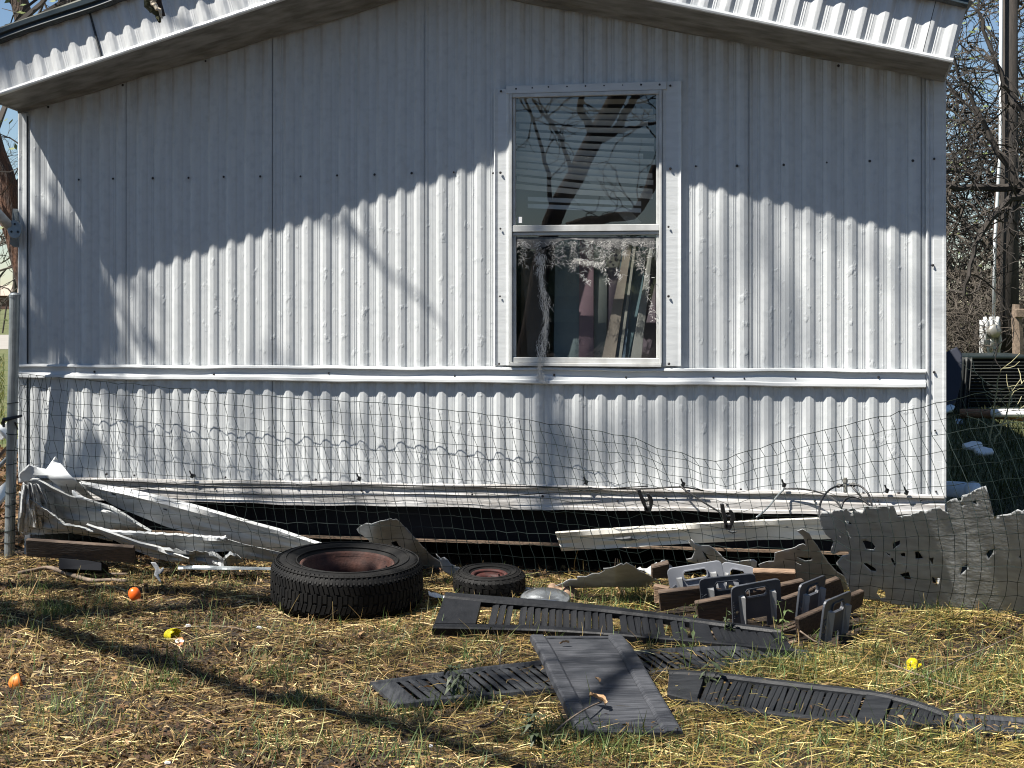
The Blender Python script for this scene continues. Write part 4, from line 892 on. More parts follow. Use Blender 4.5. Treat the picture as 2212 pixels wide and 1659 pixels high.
for a, b in ((.03, .30), (.303, .42), (.423, .66), (.663, .97)): slabs('panel_board', a, b, top=.011)
board('plastic_strip', 'loose dark plastic strip lying under the yellow egg shells', 'strip', [(1938, 1434), (2010, 1461), (2008, 1466), (1936, 1438)], [5.33, 5.13, 5.11, 5.31], .006, M['shut_dark'], bev=0)

# ================================================================== grey brackets with planks
def bracket(label, tl, tr, h, Y, yaw_d=0.0, lean=0.0, light=False, mirror=False, wing=True):
    # tl, tr: picture points of the upper corners; Y depth of each; h height in metres
    a, b = P(tl[0], tl[1], Y[0]), P(tr[0], tr[1], Y[1]); X = (b - a); wd = X.length; X = X.normalized()
    Zv = (Vector((0, 0, 1)) + Vector((0, lean, 0))); Zv = (Zv - X * Zv.dot(X)).normalized(); Nn = Zv.cross(X) * -1
    if Nn.y > 0: Nn = -Nn                           # towards the viewer
    org = a - Zv * h
    e = empty('plank_bracket', Vector((org.x, org.y, max(0, org.z))), label=label, cat='bracket', group='grey plastic brackets in the plank stack')
    fn = lambda x, y, d: org + X * x + Zv * y + Nn * d
    r = .022
    out = [(0, .0), (wd * .30, .0), (wd * .30, .045), (wd * .70, .045), (wd * .70, 0), (wd, 0), (wd, h - r)] + [(wd - r + r * math.cos(a_), h - r + r * math.sin(a_)) for a_ in (R(30), R(60), R(90))] + [(r - r * math.cos(a_), h - r + r * math.sin(a_)) for a_ in (R(90), R(60), R(30))] + [(0, h - r)]
    sx0, sx1, sz0, sz1 = wd * .29, wd * .70, h - .060, h - .024; q = .008
    slot = [(sx0, sz0 + q), (sx0 + q, sz0), (sx1 - q, sz0), (sx1, sz0 + q), (sx1, sz1 - q), (sx1 - q, sz1), (sx0 + q, sz1), (sx0, sz1 - q)]
    mt = M['bracket_lit'] if light else M['bracket']
    o = fixn(plate(out, [slot], .010, fn).build('plate', mt, e)); bevel(o, .002, 2)
    # raised rim of the slot and the outer edge
    mb = MB(); n = len(slot)
    rows = [[fn(x, y, .010) for x, y in slot], [fn(x, y, .016) for x, y in slot]]
    big_ = [(wd / 2 + (x - (sx0 + sx1) / 2) * 1.10 + ((sx0 + sx1) / 2 - wd / 2), (sz0 + sz1) / 2 + (y - (sz0 + sz1) / 2) * 1.25) for x, y in slot]
    rows += [[fn(x, y, .016) for x, y in big_], [fn(x, y, .0095) for x, y in big_]]
    mb.grid(rows, True); fixn(mb.build('slot_rim', mt, e))
    for x0, x1 in ((wd * .135, wd * .245), (wd * .76, wd * .87)):    # wedge ribs, wide at the top
        mb = MB(); zt, zb = h - .045, .02
        mb.add([fn(x0, zt, .010), fn(x1, zt, .010), fn(x1 - .002, zb, .010), fn(x0 + .006, zb, .010), fn(x0 + .004, zt - .004, .012), fn(x1, zt - .004, .030), fn(x1 - .002, zb + .01, .030), fn(x0 + (x1 - x0) * .8, zb, .012)],
               [(0, 1, 5, 4), (4, 5, 6, 7), (1, 2, 6, 5), (0, 4, 7, 3), (3, 7, 6, 2)])
        fixn(mb.build('wedge_rib', M['bracket_face'], e))
    # embossed marks down the left margin
    mb = MB()
    def stroke(p, q): a_, b_ = Vector((*p, 0)), Vector((*q, 0)); d_ = (b_ - a_).normalized(); nn = Vector((-d_.y, d_.x, 0)) * .0016; mb.hexa([fn(*(a_ + nn).xy, .0095), fn(*(b_ + nn).xy, .0095), fn(*(b_ - nn).xy, .0095), fn(*(a_ - nn).xy, .0095)], [fn(*(a_ + nn).xy, .0125), fn(*(b_ + nn).xy, .0125), fn(*(b_ - nn).xy, .0125), fn(*(a_ - nn).xy, .0125)])
    x0, x1 = wd * .03, wd * .115; zc_ = h - .085
    stroke((x0, zc_), (x1, zc_ + .012)); stroke((x0 + .004, zc_ + .004), (x0, zc_ + .014)); zc_ -= .020
    stroke((x0, zc_), (x1, zc_ + .012)); stroke((x0, zc_ + .012), (x1, zc_)); zc_ -= .020
    stroke((x0, zc_ + .006), (x1, zc_ + .013)); stroke((x0, zc_ + .006), (x1, zc_)); zc_ -= .020
    stroke((x0, zc_), (x1, zc_ + .010)); stroke((x0, zc_ + .012), (x1, zc_ + .002))
    fixn(mb.build('embossed_mark', mt, e))
    for x in (wd * .09, wd * .93):
        mb = MB(); p = fn(x, h * .44, .010); mb.tube([p, p + Nn * .004], .006, 8); mb.build('bracket_screw', M['chrome'], e)
    return e
ZB = lambda pts: [(1371.4 + x / 4.0325, 1179.4 + y / 4.0325) for x, y in pts]
def B(p): return ZB([p])[0]
bracket('grey bracket in a lit tone at the back left of the plank stack', B((275, 195)), B((752, 118)), .15, (6.20, 6.18), lean=-.02, light=True)
bracket('lit-toned bracket half hidden behind the front one', B((760, 130)), B((1055, 185)), .14, (6.28, 6.25), lean=.0, light=True)
bracket('grey bracket in the second row behind the second plank', B((555, 280)), B((1045, 228)), .17, (5.98, 5.97), lean=-.30)
bracket('dark grey bracket standing clear in the middle of the plank stack', B((832, 350)), B((1262, 272)), .205, (5.74, 5.77), lean=-.32)
bracket('grey bracket turned sideways right of the middle one', B((1425, 335)), B((1650, 245)), .18, (5.76, 5.93), lean=-.22)
bracket('rightmost grey bracket standing on the ground at the end of the stack', B((1640, 480)), B((1872, 383)), .19, (5.52, 5.70), lean=-.24)
def pk(label, pts, ys, th=.026, mt='plank', name='wooden_plank'): return board(name, label, 'plank', ZB(pts), ys, th, M[mt], group='brown planks stuck through the grey brackets', bev=.004)
pk('rough plank with sunlight put into its tan colour at the back of the stack', [(1030, 228), (1402, 238), (1402, 325), (1030, 310)], [6.210, 6.190, 6.235, 6.255], mt='plank_lit')
pk('brown plank in front of the lit-toned grey bracket', [(203, 407), (600, 362), (860, 420), (223, 578)], [6.080, 6.070, 6.105, 6.115])
bpy.data.objects[-1] if False else None
pk('dark brown plank with a knot behind the middle bracket', [(528, 500), (1000, 408), (1000, 620), (560, 688)], [5.880, 5.900, 5.935, 5.915])
pk('dark plank running right from behind the middle bracket', [(1000, 405), (1480, 300), (1480, 440), (1000, 560)], [5.970, 6.070, 6.105, 6.005])
pk('brown plank end between the middle bracket and the sideways bracket', [(1222, 492), (1560, 372), (1560, 560), (1252, 695)], [5.770, 5.890, 5.925, 5.805])
pk('brown plank end beyond the sideways bracket', [(1560, 365), (1795, 278), (1835, 420), (1560, 500)], [5.960, 6.070, 6.105, 5.995])
pk('lowest brown plank end left of the rightmost bracket', [(1433, 638), (1720, 512), (1720, 700), (1448, 800)], [5.610, 5.750, 5.785, 5.645])
pk('brown plank end sticking out right of the rightmost bracket', [(1720, 510), (2005, 388), (1985, 520), (1720, 690)], [5.760, 5.930, 5.965, 5.795])
pk('brown block under the crumpled scrap left of the brackets', [(150, 190), (300, 150), (300, 285), (150, 290)], [6.270, 6.270, 6.305, 6.305])
pk('broken plank end in a sunlit colour beside the lit-toned bracket', [(160, 340), (300, 370), (240, 500), (170, 505)], [6.150, 6.130, 6.145, 6.165], mt='plank_lit')
def bt(label, pts, ys, th=.015): return board('wooden_batten', label, 'batten', ZB(pts), ys, th, M['batten'], group='thin battens under the plank stack', bev=.002)
bt('grey batten lying under the second plank', [(185, 672), (560, 635), (700, 640), (200, 698)], [5.89, 5.86, 5.85, 5.87])
bt('thin batten reaching left from under the middle bracket', [(450, 778), (900, 702), (900, 722), (455, 800)], [5.71, 5.73, 5.72, 5.7])
bt('flat brown batten lying in front of the sideways bracket', [(1030, 808), (1435, 668), (1435, 690), (1030, 835)], [5.61, 5.71, 5.7, 5.6])
bt('short broken batten in the shadow below the rightmost bracket', [(1285, 850), (1390, 812), (1425, 830), (1290, 872)], [5.53, 5.55, 5.54, 5.52])
bt('long pale batten behind the flat brown one', [(1280, 695), (1440, 640), (1440, 655), (1290, 712)], [5.73, 5.79, 5.78, 5.72])
cord('bent_straw_stalk', 'long bent straw stalk in front of the rightmost bracket', [G(1728, 1363, .10), G(1755, 1383, .07), G(1777, 1394, .05), G(1790, 1410, .02), G(1800, 1428, .0)], .0035, M['stick'], 'straw stalk', 16)
FOOT.append([(p.x, p.y) for p in (G(1395, 1325), G(1500, 1290), G(1800, 1290), G(1870, 1350), G(1840, 1408), G(1640, 1402), G(1500, 1385))])
FOOT.append([(cb.x + .30 * math.cos(a), cb.y + .30 * math.sin(a)) for a in [k * .5 for k in range(13)]])
# split log piece and white rail in the gap left of the stack
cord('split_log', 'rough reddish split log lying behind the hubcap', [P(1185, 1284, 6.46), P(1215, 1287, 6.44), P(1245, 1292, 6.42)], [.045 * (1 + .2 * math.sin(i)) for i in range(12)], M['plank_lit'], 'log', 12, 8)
board('white_rail', 'short white rail end left of the hubcap', 'rail', [(1062 + 0, 1270), (1164, 1272), (1164, 1283), (1062, 1281)], [6.62, 6.6, 6.6, 6.62], .03, M['white'])
board('dark_rail', 'dark rail running right from the white rail end', 'rail', [(1164, 1274), (1290, 1278), (1290, 1287), (1164, 1284)], [6.6, 6.56, 6.56, 6.6], .03, M['blackp'])
torn('paper_scrap', 'bright white torn scrap right of the big tyre', 'paper scrap', [(925, 1276), (932, 1280), (945, 1281), (955, 1286), (970, 1288), (965, 1292), (940, 1291), (927, 1287)], [], lambda u, v: 6.45 - (v - 1280) * .008, M['white'], step=4, seg=5, rough=.6, th=.001, seed=31)

# ================================================================== small litter
def egg(name, label, u, v, z, r, ln, rot, mt, half=False, cat='plastic egg', jag=0.0):
    c = G(u, v, z); m = MB(); n = 18; rows = []
    steps = [i / 9 for i in range(10)] if not half else [i / 9 * .55 for i in range(10)]
    rr_ = random.Random(int(u))
    for i, s in enumerate(steps):
        x = -ln * math.cos(math.pi * s); rad = max(.0005, r * math.sin(math.pi * s) * (1 + .12 * math.cos(math.pi * s)))
        rows.append([Vector((x + (rr_.uniform(-jag, jag) if i == len(steps) - 1 else 0), rad * math.cos(2 * math.pi * k / n), rad * math.sin(2 * math.pi * k / n))) for k in range(n)])
    m.grid(rows, True); o = fixn(m.build(name, mt, smooth=True)); o.location = c; o.rotation_euler = rot; solid(o, .0015, 0); return tag(o, label, cat)
egg('plastic_egg', 'bright orange plastic egg near the stick at the left', 291, 1285, .038, .026, .034, (0, R(70), R(-15)), M['orange'])
egg('plastic_egg_half', 'faded orange egg half at the far left of the yard', 43, 1472, .024, .029, .038, (0, R(-20), R(20)), M['orange_old'], True)
egg('plastic_egg_half', 'cracked yellow egg half in front of the white scrap', 378, 1372, .026, .027, .052, (0, R(-8), R(-28)), M['lime'], True, jag=.012)
egg('plastic_egg_half', 'rounded yellow egg half at the right edge of the yard', 1972, 1436, .016, .022, .024, (0, R(60), R(30)), M['yellow'], True)
torn('egg_shard', 'flat yellow egg shard below the rounded yellow half', 'plastic shard', [(1951, 1443), (1960, 1440), (1975, 1436), (1990, 1433), (1992, 1438), (1975, 1446), (1962, 1447)], [], lambda u, v: 5.21 - (v - 1440) * .006, M['yellow'], step=4, seg=5, rough=.5, th=.002, seed=33)
torn('candy_wrapper', 'small white and orange wrapper beside the cracked yellow egg', 'wrapper', [(378, 1384), (385, 1378), (394, 1377), (398, 1384), (394, 1391), (388, 1398), (382, 1393)], [], lambda u, v: 5.62 - (v - 1385) * .005, M['wrapper'], step=3, seg=4, rough=.5, th=.001, seed=34)
for lab, u, v, w_ in (('tiny white paper bit beside the left shutter end', 1412, 1463, 9), ('small white bit near the cracked yellow egg', 406, 1352, 7), ('white pale bit at the lower left foreground', 362, 1648, 8), ('white flake at the lower middle foreground', 930, 1612, 6), ('pale bit on the leaves left of the big tyre', 560, 1356, 7), ('white bit on the hay right of the brackets', 2050, 1474, 7)):
    torn('paper_bit', lab, 'paper bit', [(u - w_, v), (u - w_ * .4, v - 4), (u + w_ * .8, v - 3), (u + w_, v + 2), (u, v + 4)], [], lambda a, b: F * (H - .02) / (v - V0), M['white'], step=4, seg=5, rough=.5, th=.001, seed=int(u))
# sticks and fallen branches
def gpts(l, z=.015): return [G(u, v, z) for u, v in l]
cord('fallen_branch', 'long grey fallen branch lying left of the orange egg', gpts([(40, 1238), (75, 1232), (104, 1225), (128, 1232), (160, 1244), (200, 1256), (240, 1252), (275, 1256)], .02), [.012 - .006 * abs(i / 29 - .4) for i in range(30)], M['stick'], 'branch', 30, 7)
cord('fallen_branch', 'short straight stick behind the long fallen branch', gpts([(195, 1238), (240, 1240), (276, 1240)], .02), .007, M['stick'], 'branch', 12)
cord('thin_twig', 'thin bare twig lying near the cracked yellow egg', gpts([(350, 1358), (400, 1356), (450, 1352), (500, 1354), (540, 1364)], .015), .0035, M['stick'], 'twig', 20)
cord('dark_twig', 'dark curved twig in the lower middle foreground', gpts([(1020, 1570), (1060, 1566), (1085, 1540), (1100, 1515)], .02), .004, M['bark'], 'twig', 16)
cord('thin_twig', 'thin twig leaning over the woodgrain shutter', [G(1180, 1600, .01), G(1220, 1560, .06), G(1270, 1528, .07), G(1300, 1516, .06)], .003, M['stick'], 'twig', 16)
for i, (lab, u0, v0, u1, v1) in enumerate((('long dry stalk rising at the right edge of the yard', 1830, 1530, 2260, 1340), ('second long dry stalk below the first at the right', 1800, 1535, 1990, 1470), ('dry stalk lying behind the dark shutter', 1890, 1420, 2080, 1490))):
    cord('dry_stalk', lab, [G(u0, v0, .02), G((u0 + u1) / 2, (v0 + v1) / 2 + 4, .05), G(u1, v1, .04)], .003, M['stick'], 'straw stalk', 14)
# curled brown leaves on the shutter
for lab, u, v, s_ in (('large curled brown leaf on the woodgrain shutter', 1290, 1514, .035), ('small brown leaf in the middle of the woodgrain shutter', 1290, 1470, .016), ('brown leaf lying at the top edge of the woodgrain shutter', 1220, 1390, .018)):
    c = G(u, v, .07); m = MB(); rows = []
    for i in range(7):
        t = i / 6; wd = s_ * .6 * math.sin(math.pi * (.08 + .84 * t)); rows.append([Vector(((t - .5) * s_ * 2, k * wd, .35 * s_ * abs(k) ** 1.5 + .25 * s_ * math.sin(t * 3) + rnd.uniform(-.1, .1) * s_)) for k in (-1, -.5, 0, .5, 1)])
    m.grid(rows); o = m.build('brown_leaf', M['brownleaf'], smooth=True); o.location = c; o.rotation_euler = (rnd.uniform(-.5, .5), rnd.uniform(-.5, .3), rnd.uniform(0, 3)); tag(o, lab, 'leaf')
# weeds
def weed(label, u, v, h, n, leafn, seed, mtl='leaf', stem='grassgreen', name='weed_seedling', lean=(0, 0), lsize=.018):
    rr = random.Random(seed); b = G(u, v, 0); e = empty(name, b, label=label, cat='weed'); st, lf = MB(), MB()
    for k in range(n):
        d = Vector((rr.uniform(-.35, .35) + lean[0], rr.uniform(-.3, .3), 1)); L_ = h * rr.uniform(.65, 1) if k else h
        if k == 0: d = Vector((lean[0], lean[1], 1))
        pts = [b]; p = b
        for i in range(6): d = (d + Vector((rr.uniform(-.25, .25), rr.uniform(-.2, .2), .1))).normalized(); p = p + d * L_ / 6; pts.append(p)
        st.tube(pts, [.0028 * (1 - .75 * i / 6) for i in range(7)], 4, False)
        for q in range(leafn):
            t = rr.uniform(.3, 1); c = lerp_poly(pts, t); a = rr.uniform(0, 6.28); dr = Vector((math.cos(a), math.sin(a), rr.uniform(-.7, .5))).normalized(); sd = dr.cross(Vector((0, 0, 1))).normalized(); ls = lsize * rr.uniform(.6, 1.4)
            c2 = c + dr * ls * .5
            lf.add([c, c2 + dr * ls * .3 + sd * ls * .3, c2 + dr * ls * .5 - Vector((0, 0, ls * .1)), c2 + dr * ls * 1.3 - Vector((0, 0, ls * .5)), c2 + dr * ls * .3 - sd * ls * .3], [(0, 1, 2), (2, 1, 3), (0, 2, 4), (4, 2, 3)])
    st.build('stem', M[stem], e, smooth=True)
    if leafn: lf.build('leaves', M[mtl], e)
weed('leafy weed with two stems left of the plank stack battens', 1486, 1468, .30, 2, 7, 1)
weed('leafy weed growing in front of the sideways bracket', 1692, 1418, .22, 3, 10, 2)
weed('small dark weed behind the face down shutter', 1570, 1396, .16, 3, 8, 4, mtl='weed_dark')
weed('dark upright weed at the left end of the dark shutter', 1520, 1500, .12, 3, 5, 5, lsize=.028, mtl='weed_dark', stem='weed_dark')
weed('bushy dark weed on the left end of the face down shutter', 985, 1508, .12, 5, 6, 6, lsize=.024, mtl='weed_dark', stem='weed_dark')
weed('weed with dry stems in the bare patch behind the woodgrain shutter', 1080, 1450, .20, 3, 3, 7, stem='stick')
weed('dry bent weed in front of the crumpled mesh sheet', 1345, 1300, .20, 5, 5, 8, stem='stick', mtl='brownleaf')
weed('green weed clump left of the lowest plank', 1380, 1308, .10, 8, 6, 9)
weed('dark weed in the lower middle foreground', 1150, 1625, .14, 5, 6, 10, lsize=.026, mtl='weed_dark', stem='weed_dark')
weed('bare red stem growing through the wire at the left pile', 430, 1230, .26, 1, 0, 11, stem='stick')
# ================================================================== trees
def limb(mb, pts, r0, r1, n=7, k=12, wob_=.0, rr=rnd):
    ps = smooth_poly(pts, k); ps = [p + Vector((rr.gauss(0, wob_), rr.gauss(0, wob_), rr.gauss(0, wob_))) if 0 < i < k - 1 else p for i, p in enumerate(ps)]
    mb.tube(ps, [r0 + (r1 - r0) * i / (k - 1) for i in range(k)], n, False); return ps
def grow(mb, p, d, L_, r, depth, rr, kids=3, spread=.8, shrink=.68, up=.08, droop=0.0, seg=4, crook=.25, rmin=.003):
    pts = [p]; 
    for i in range(seg):
        d = (d + Vector((rr.gauss(0, crook), rr.gauss(0, crook), rr.gauss(0, crook) + up - droop))).normalized(); p = p + d * L_ / seg; pts.append(p)
    r2 = max(rmin, r * .55); mb.tube(pts, [r + (r2 - r) * i / seg for i in range(seg + 1)], 6 if r > .05 else (4 if r > .015 else 3), False)
    if depth <= 0: return
    for k in range(kids):
        t = rr.uniform(.35, 1) if k else 1.0; q = lerp_poly(pts, t)
        e = Vector((rr.gauss(0, 1), rr.gauss(0, 1), rr.gauss(0, .8))).normalized(); nd = (d + e * spread).normalized()
        grow(mb, q, nd, L_ * shrink * rr.uniform(.75, 1.25), max(rmin, r * (.62 if k else .75)), depth - 1, rr, kids, spread, shrink, up, droop, seg if depth > 2 else 3, crook, rmin)
# near tree left of the yard: outside the picture, its limbs cast the shadows
ta = empty('bare_tree', (-6.8, 6.4, 0), label='bare tree left of the yard shading the grass and wall corner', cat='tree', group='bare trees')
rr = random.Random(77); mb = MB()
limb(mb, [(-6.8, 6.4, -.1), (-6.75, 6.35, 1.5), (-6.6, 6.3, 3.2), (-6.65, 6.35, 4.6), (-6.9, 6.4, 6.4), (-7.0, 6.4, 8.4)], .22, .10, 10, 18, .01, rr)
mb.build('trunk', M['bark'], ta, smooth=True)
mb = MB()
l1 = limb(mb, [(-6.6, 6.3, 3.0), (-5.9, 6.0, 3.6), (-4.95, 5.45, 3.8), (-4.2, 4.45, 4.1), (-3.55, 3.5, 4.45), (-2.9, 2.6, 4.9)], .075, .035, 8, 20, .02, rr)
l2 = limb(mb, [(-6.6, 6.3, 3.9), (-5.6, 5.75, 4.3), (-4.9, 5.42, 4.5), (-4.2, 5.28, 4.55), (-3.5, 5.15, 4.7)], .085, .05, 7, 16, .025, rr)
l3 = limb(mb, [(-6.65, 6.35, 4.6), (-6.0, 6.3, 5.4), (-5.5, 6.25, 5.78), (-5.1, 6.25, 5.84), (-4.85, 6.3, 5.86)], .08, .04, 7, 12, .02, rr)
l4 = limb(mb, [(-6.9, 6.4, 6.4), (-7.4, 6.0, 7.2), (-7.6, 5.6, 8.4)], .09, .05, 7, 10, .02, rr)
l5 = limb(mb, [(-6.6, 6.3, 3.4), (-6.0, 6.3, 4.5), (-5.4, 6.25, 4.92), (-4.8, 6.3, 4.80)], .07, .035, 7, 12, .02, rr)
l6 = limb(mb, [(-5.1, 6.25, 5.88), (-4.5, 6.1, 6.5), (-3.7, 6.0, 6.3), (-3.1, 5.9, 5.6)], .022, .007, 6, 14, .02, rr)
def cast(u, v, h): p = G(u, v); return Vector((p.x - .63 * h, p.y - .286 * h, h))
more = []
for pts, h, r0, r1 in (([(-260, 1258), (0, 1262), (250, 1276), (500, 1296), (640, 1290)], 4.7, .075, .04), ([(-260, 1318), (0, 1306), (200, 1328), (330, 1322), (600, 1298)], 4.3, .07, .035), ([(-260, 1330), (0, 1350), (150, 1368), (330, 1426), (420, 1440)], 4.0, .05, .025),
                       ([(620, 1500), (900, 1575), (1150, 1602), (1400, 1622), (1560, 1610)], 4.9, .04, .015), ([(1150, 1602), (1330, 1530), (1400, 1450), (1420, 1400)], 5.2, .05, .03), ([(300, 1420), (520, 1400), (760, 1420), (1000, 1405)], 5.0, .022, .01), ([(900, 1575), (1060, 1500), (1180, 1440)], 5.0, .03, .012)):
    more.append(limb(mb, [cast(u, v, h) for u, v in pts], r0, r1, 7, 16, .025, rr))
mb.build('limbs', M['bark'], ta, smooth=True)
mb = MB()
for ps, n, L_ in ((l1, 8, .5), (l2, 9, .5), (l4, 6, .9), (l6, 3, .4)) + tuple((q, 9, .42) for q in more):
    for k in range(n):
        q = lerp_poly(ps, rr.uniform(.45, 1)); grow(mb, q, Vector((rr.gauss(0, 1), rr.gauss(0, .7), rr.uniform(-.3, .8))).normalized(), L_, .012, 2, rr, 2, .7, .7, .1)
for k in range(6): grow(mb, Vector((-5.12 + rr.gauss(0, .09), 6.25 + rr.gauss(0, .06), 5.82 + rr.gauss(0, .06))), Vector((rr.gauss(0, 1), rr.gauss(0, 1), rr.gauss(0, .3))).normalized(), .12, .012, 1, rr, 3, .9, .75)
mb.build('twigs', M['twig_dark'], ta)
lf = MB()
for k in range(900):
    c = Vector((-5.12 + rr.gauss(0, .125), 6.25 + rr.gauss(0, .07), 5.83 + rr.gauss(0, .065))); a = Vector((rr.gauss(0, 1), rr.gauss(0, 1), rr.gauss(0, 1))).normalized(); b = a.orthogonal().normalized(); s_ = rr.uniform(.02, .05)
    lf.add([c - a * s_, c + b * s_ * .5, c + a * s_, c - b * s_ * .5], [(0, 1, 2, 3)])
tag(lf.build('leaves', M['leaf'], ta), kind='stuff')
# taller tree farther off: its high thin branches give the soft blotches of shade
tc = empty('bare_tree', (-7.7, 3.4, 0), label='tall bare tree further left of the yard with high thin branches', cat='tree', group='bare trees')
rr = random.Random(41); mb = MB(); tr_ = limb(mb, [(-7.7, 3.4, -.1), (-7.6, 3.45, 3), (-7.4, 3.5, 6), (-7.0, 3.7, 8), (-6.3, 4.1, 10), (-5.6, 4.5, 12)], .17, .04, 10, 20, .02, rr); mb.build('trunk', M['bark'], tc, smooth=True); mb = MB()
for k in range(4): grow(mb, lerp_poly(tr_, rr.uniform(.55, 1)), Vector((rr.gauss(.3, .9), rr.gauss(.1, .7), rr.gauss(.2, .5))).normalized(), 1.4, .035, 2, rr, 2, .75, .7, .05)
mb.build('crown', M['twig_dark'], tc)
# broken branch hanging into the top left of the picture
bb = empty('broken_branch', P(340, -10, 6.25), label='broken mossy branch end hanging in front of the left roof fascia', cat='branch')
mb = MB(); rr = random.Random(4)
limb(mb, [P(170, -420, 6.0), P(280, -180, 6.15), P(338, -40, 6.25), P(345, 5, 6.27), P(352, 36, 6.28)], .045, .012, 9, 16, .004, rr); fixn(mb.build('dark_stub', M['bark'], bb, smooth=True))
mb = MB(); limb(mb, [P(316, -60, 6.2), P(322, -15, 6.2), P(326, 14, 6.2), P(334, 26, 6.21)], .040, .022, 9, 10, .006, rr); limb(mb, [P(334, 20, 6.19), P(340, 32, 6.19), P(345, 47, 6.19)], .020, .007, 7, 8, .003, rr); fixn(mb.build('mossy_bark', M['moss'], bb, smooth=True))
mb = MB(); limb(mb, [P(330, 2, 6.18), P(340, 16, 6.17), P(345, 26, 6.175), P(351, 40, 6.18)], .014, .004, 6, 8, .003, rr); fixn(mb.build('torn_wood', M['rawwood'], bb))

# tree behind the viewer, seen only as a reflection in the panes
def mirror(p): return p - WN * 2 * (p - WO).dot(WN)
def RM(u, v, Y=18.0): return mirror(P(u, v, Y))
tb = empty('bare_tree', (RM(1150, 900).x, RM(1150, 900).y, 0), label='leaning bare tree that shows as a reflection in the window panes', cat='tree', group='bare trees')
mb = MB(); rr = random.Random(15); b0 = RM(1120, 850); b0.z = -.1
limb(mb, [b0, RM(1150, 700), RM(1165, 600), RM(1190, 480), RM(1240, 385), RM(1290, 290), RM(1325, 230), RM(1350, 170), RM(1365, 60)], .13, .11, 9, 24, .006, rr); mb.build('trunk', M['bark'], tb, smooth=True)
mb = MB()
la = limb(mb, [RM(1285, 295), RM(1270, 265), RM(1252, 240), RM(1258, 215), RM(1262, 180)], .06, .03, 7, 12, .01, rr)
lb = limb(mb, [RM(1300, 300), RM(1335, 280), RM(1352, 240), RM(1375, 205), RM(1390, 160)], .06, .04, 7, 12, .01, rr)
lc = limb(mb, [RM(1225, 490, 17), RM(1290, 472, 17), RM(1360, 470, 17), RM(1395, 440, 17), RM(1420, 360, 17)], .05, .07, 7, 12, .01, rr)
ld = limb(mb, [RM(1200, 480), RM(1185, 390), RM(1165, 300), RM(1150, 250), RM(1130, 205)], .035, .012, 6, 12, .01, rr)
le = limb(mb, [RM(1240, 385), RM(1222, 330), RM(1205, 280), RM(1170, 240), RM(1150, 215)], .03, .012, 6, 12, .01, rr)
lg = limb(mb, [RM(1330, 282), RM(1370, 275), RM(1420, 268), RM(1450, 262)], .03, .015, 6, 12, .01, rr)
mb.build('limbs', M['bark'], tb, smooth=True); mb = MB()
for ps, n in ((la, 3), (lb, 4), (lc, 6), (ld, 7), (le, 7), (lg, 5)):
    for k in range(n): grow(mb, lerp_poly(ps, rr.uniform(.3, 1)), Vector((rr.gauss(0, 1), rr.gauss(0, 1), rr.gauss(.2, .8))).normalized(), .45, .012, 2, rr, 2, .7, .7)
mb.build('twigs', M['twig_dark'], tb)
for i, x in enumerate((-27, -22, -17, -12, -1.5, 3, 8, 13, 18, 23)):  # unseen evergreens added to cut the low sky light on the gable wall
    rr = random.Random(300 + i); y = -16 + rr.uniform(-1.5, 1.5); h = rr.uniform(8, 10.5); e = empty('sky_block_evergreen', (x, y, 0), label='tall evergreen tree added unseen behind the viewer to block low sky light', cat='tree', group='evergreens added behind the viewer to block sky light')
    mb = MB(); limb(mb, [(x, y, -.1), (x + .1, y, h * .4), (x, y, h * .95)], .22, .03, 8, 8, .02, rr); mb.build('trunk', M['bark'], e, smooth=True); mb = MB()
    for k in range(3200):
        a = rr.uniform(0, 6.28); t = rr.random() ** .8; q = 2.7 * (1 - .72 * t) * rr.uniform(.45, 1.1); c = Vector((x + q * math.cos(a), y + q * math.sin(a), .8 + (h - .8) * t)); d = Vector((rr.gauss(0, 1), rr.gauss(0, 1), rr.gauss(0, 1))).normalized(); b = d.orthogonal().normalized(); s_ = rr.uniform(.12, .30)
        mb.add([c - d * s_, c + b * s_ * .6, c + d * s_, c - b * s_ * .6], [(0, 1, 2, 3)])
    tag(mb.build('crown', M['leaf'], e), kind='stuff')
for i in range(16):  # hedge added behind the viewer, darkening the lower pane's reflection and covering low sky
    rr = random.Random(200 + i); x = -15 + i * 1.45 + rr.uniform(-.3, .3); y = -17 + rr.uniform(-.6, .6); h = rr.uniform(2.4, 2.9); e = empty('pane_darkening_bush', (x, y, 0), label='evergreen bush added behind the viewer to darken what the panes mirror', cat='bush', group='evergreen bushes added to darken the pane reflections')
    mb = MB(); limb(mb, [(x, y, -.1), (x + .05, y, h * .4), (x, y, h * .75)], .07, .02, 6, 6, .01, rr); mb.build('stem', M['bark'], e); mb = MB(); mb.lathe([(1.15 * math.sin(math.pi * (.06 + .9 * q / 9)) * (1 + .08 * math.sin(q * 3 + i)), .05 + (h - .15) * q / 9) for q in range(10)], 16, Matrix.Translation((x, y, 0)))
    for k in range(2000):
        a = rr.uniform(0, 6.28); t = rr.random() ** .95; q = (1.35 * math.sin(math.pi * (.12 + .8 * t))) * rr.uniform(.5, 1.1); c = Vector((x + q * math.cos(a), y + q * math.sin(a), h * t + .1)); d = Vector((rr.gauss(0, 1), rr.gauss(0, 1), rr.gauss(0, 1))).normalized(); b = d.orthogonal().normalized(); s_ = rr.uniform(.02, .05)
        mb.add([c - d * s_, c + b * s_ * .6, c + d * s_, c - b * s_ * .6], [(0, 1, 2, 3)])
    tag(mb.build('foliage', M['leaf'], e), kind='stuff')
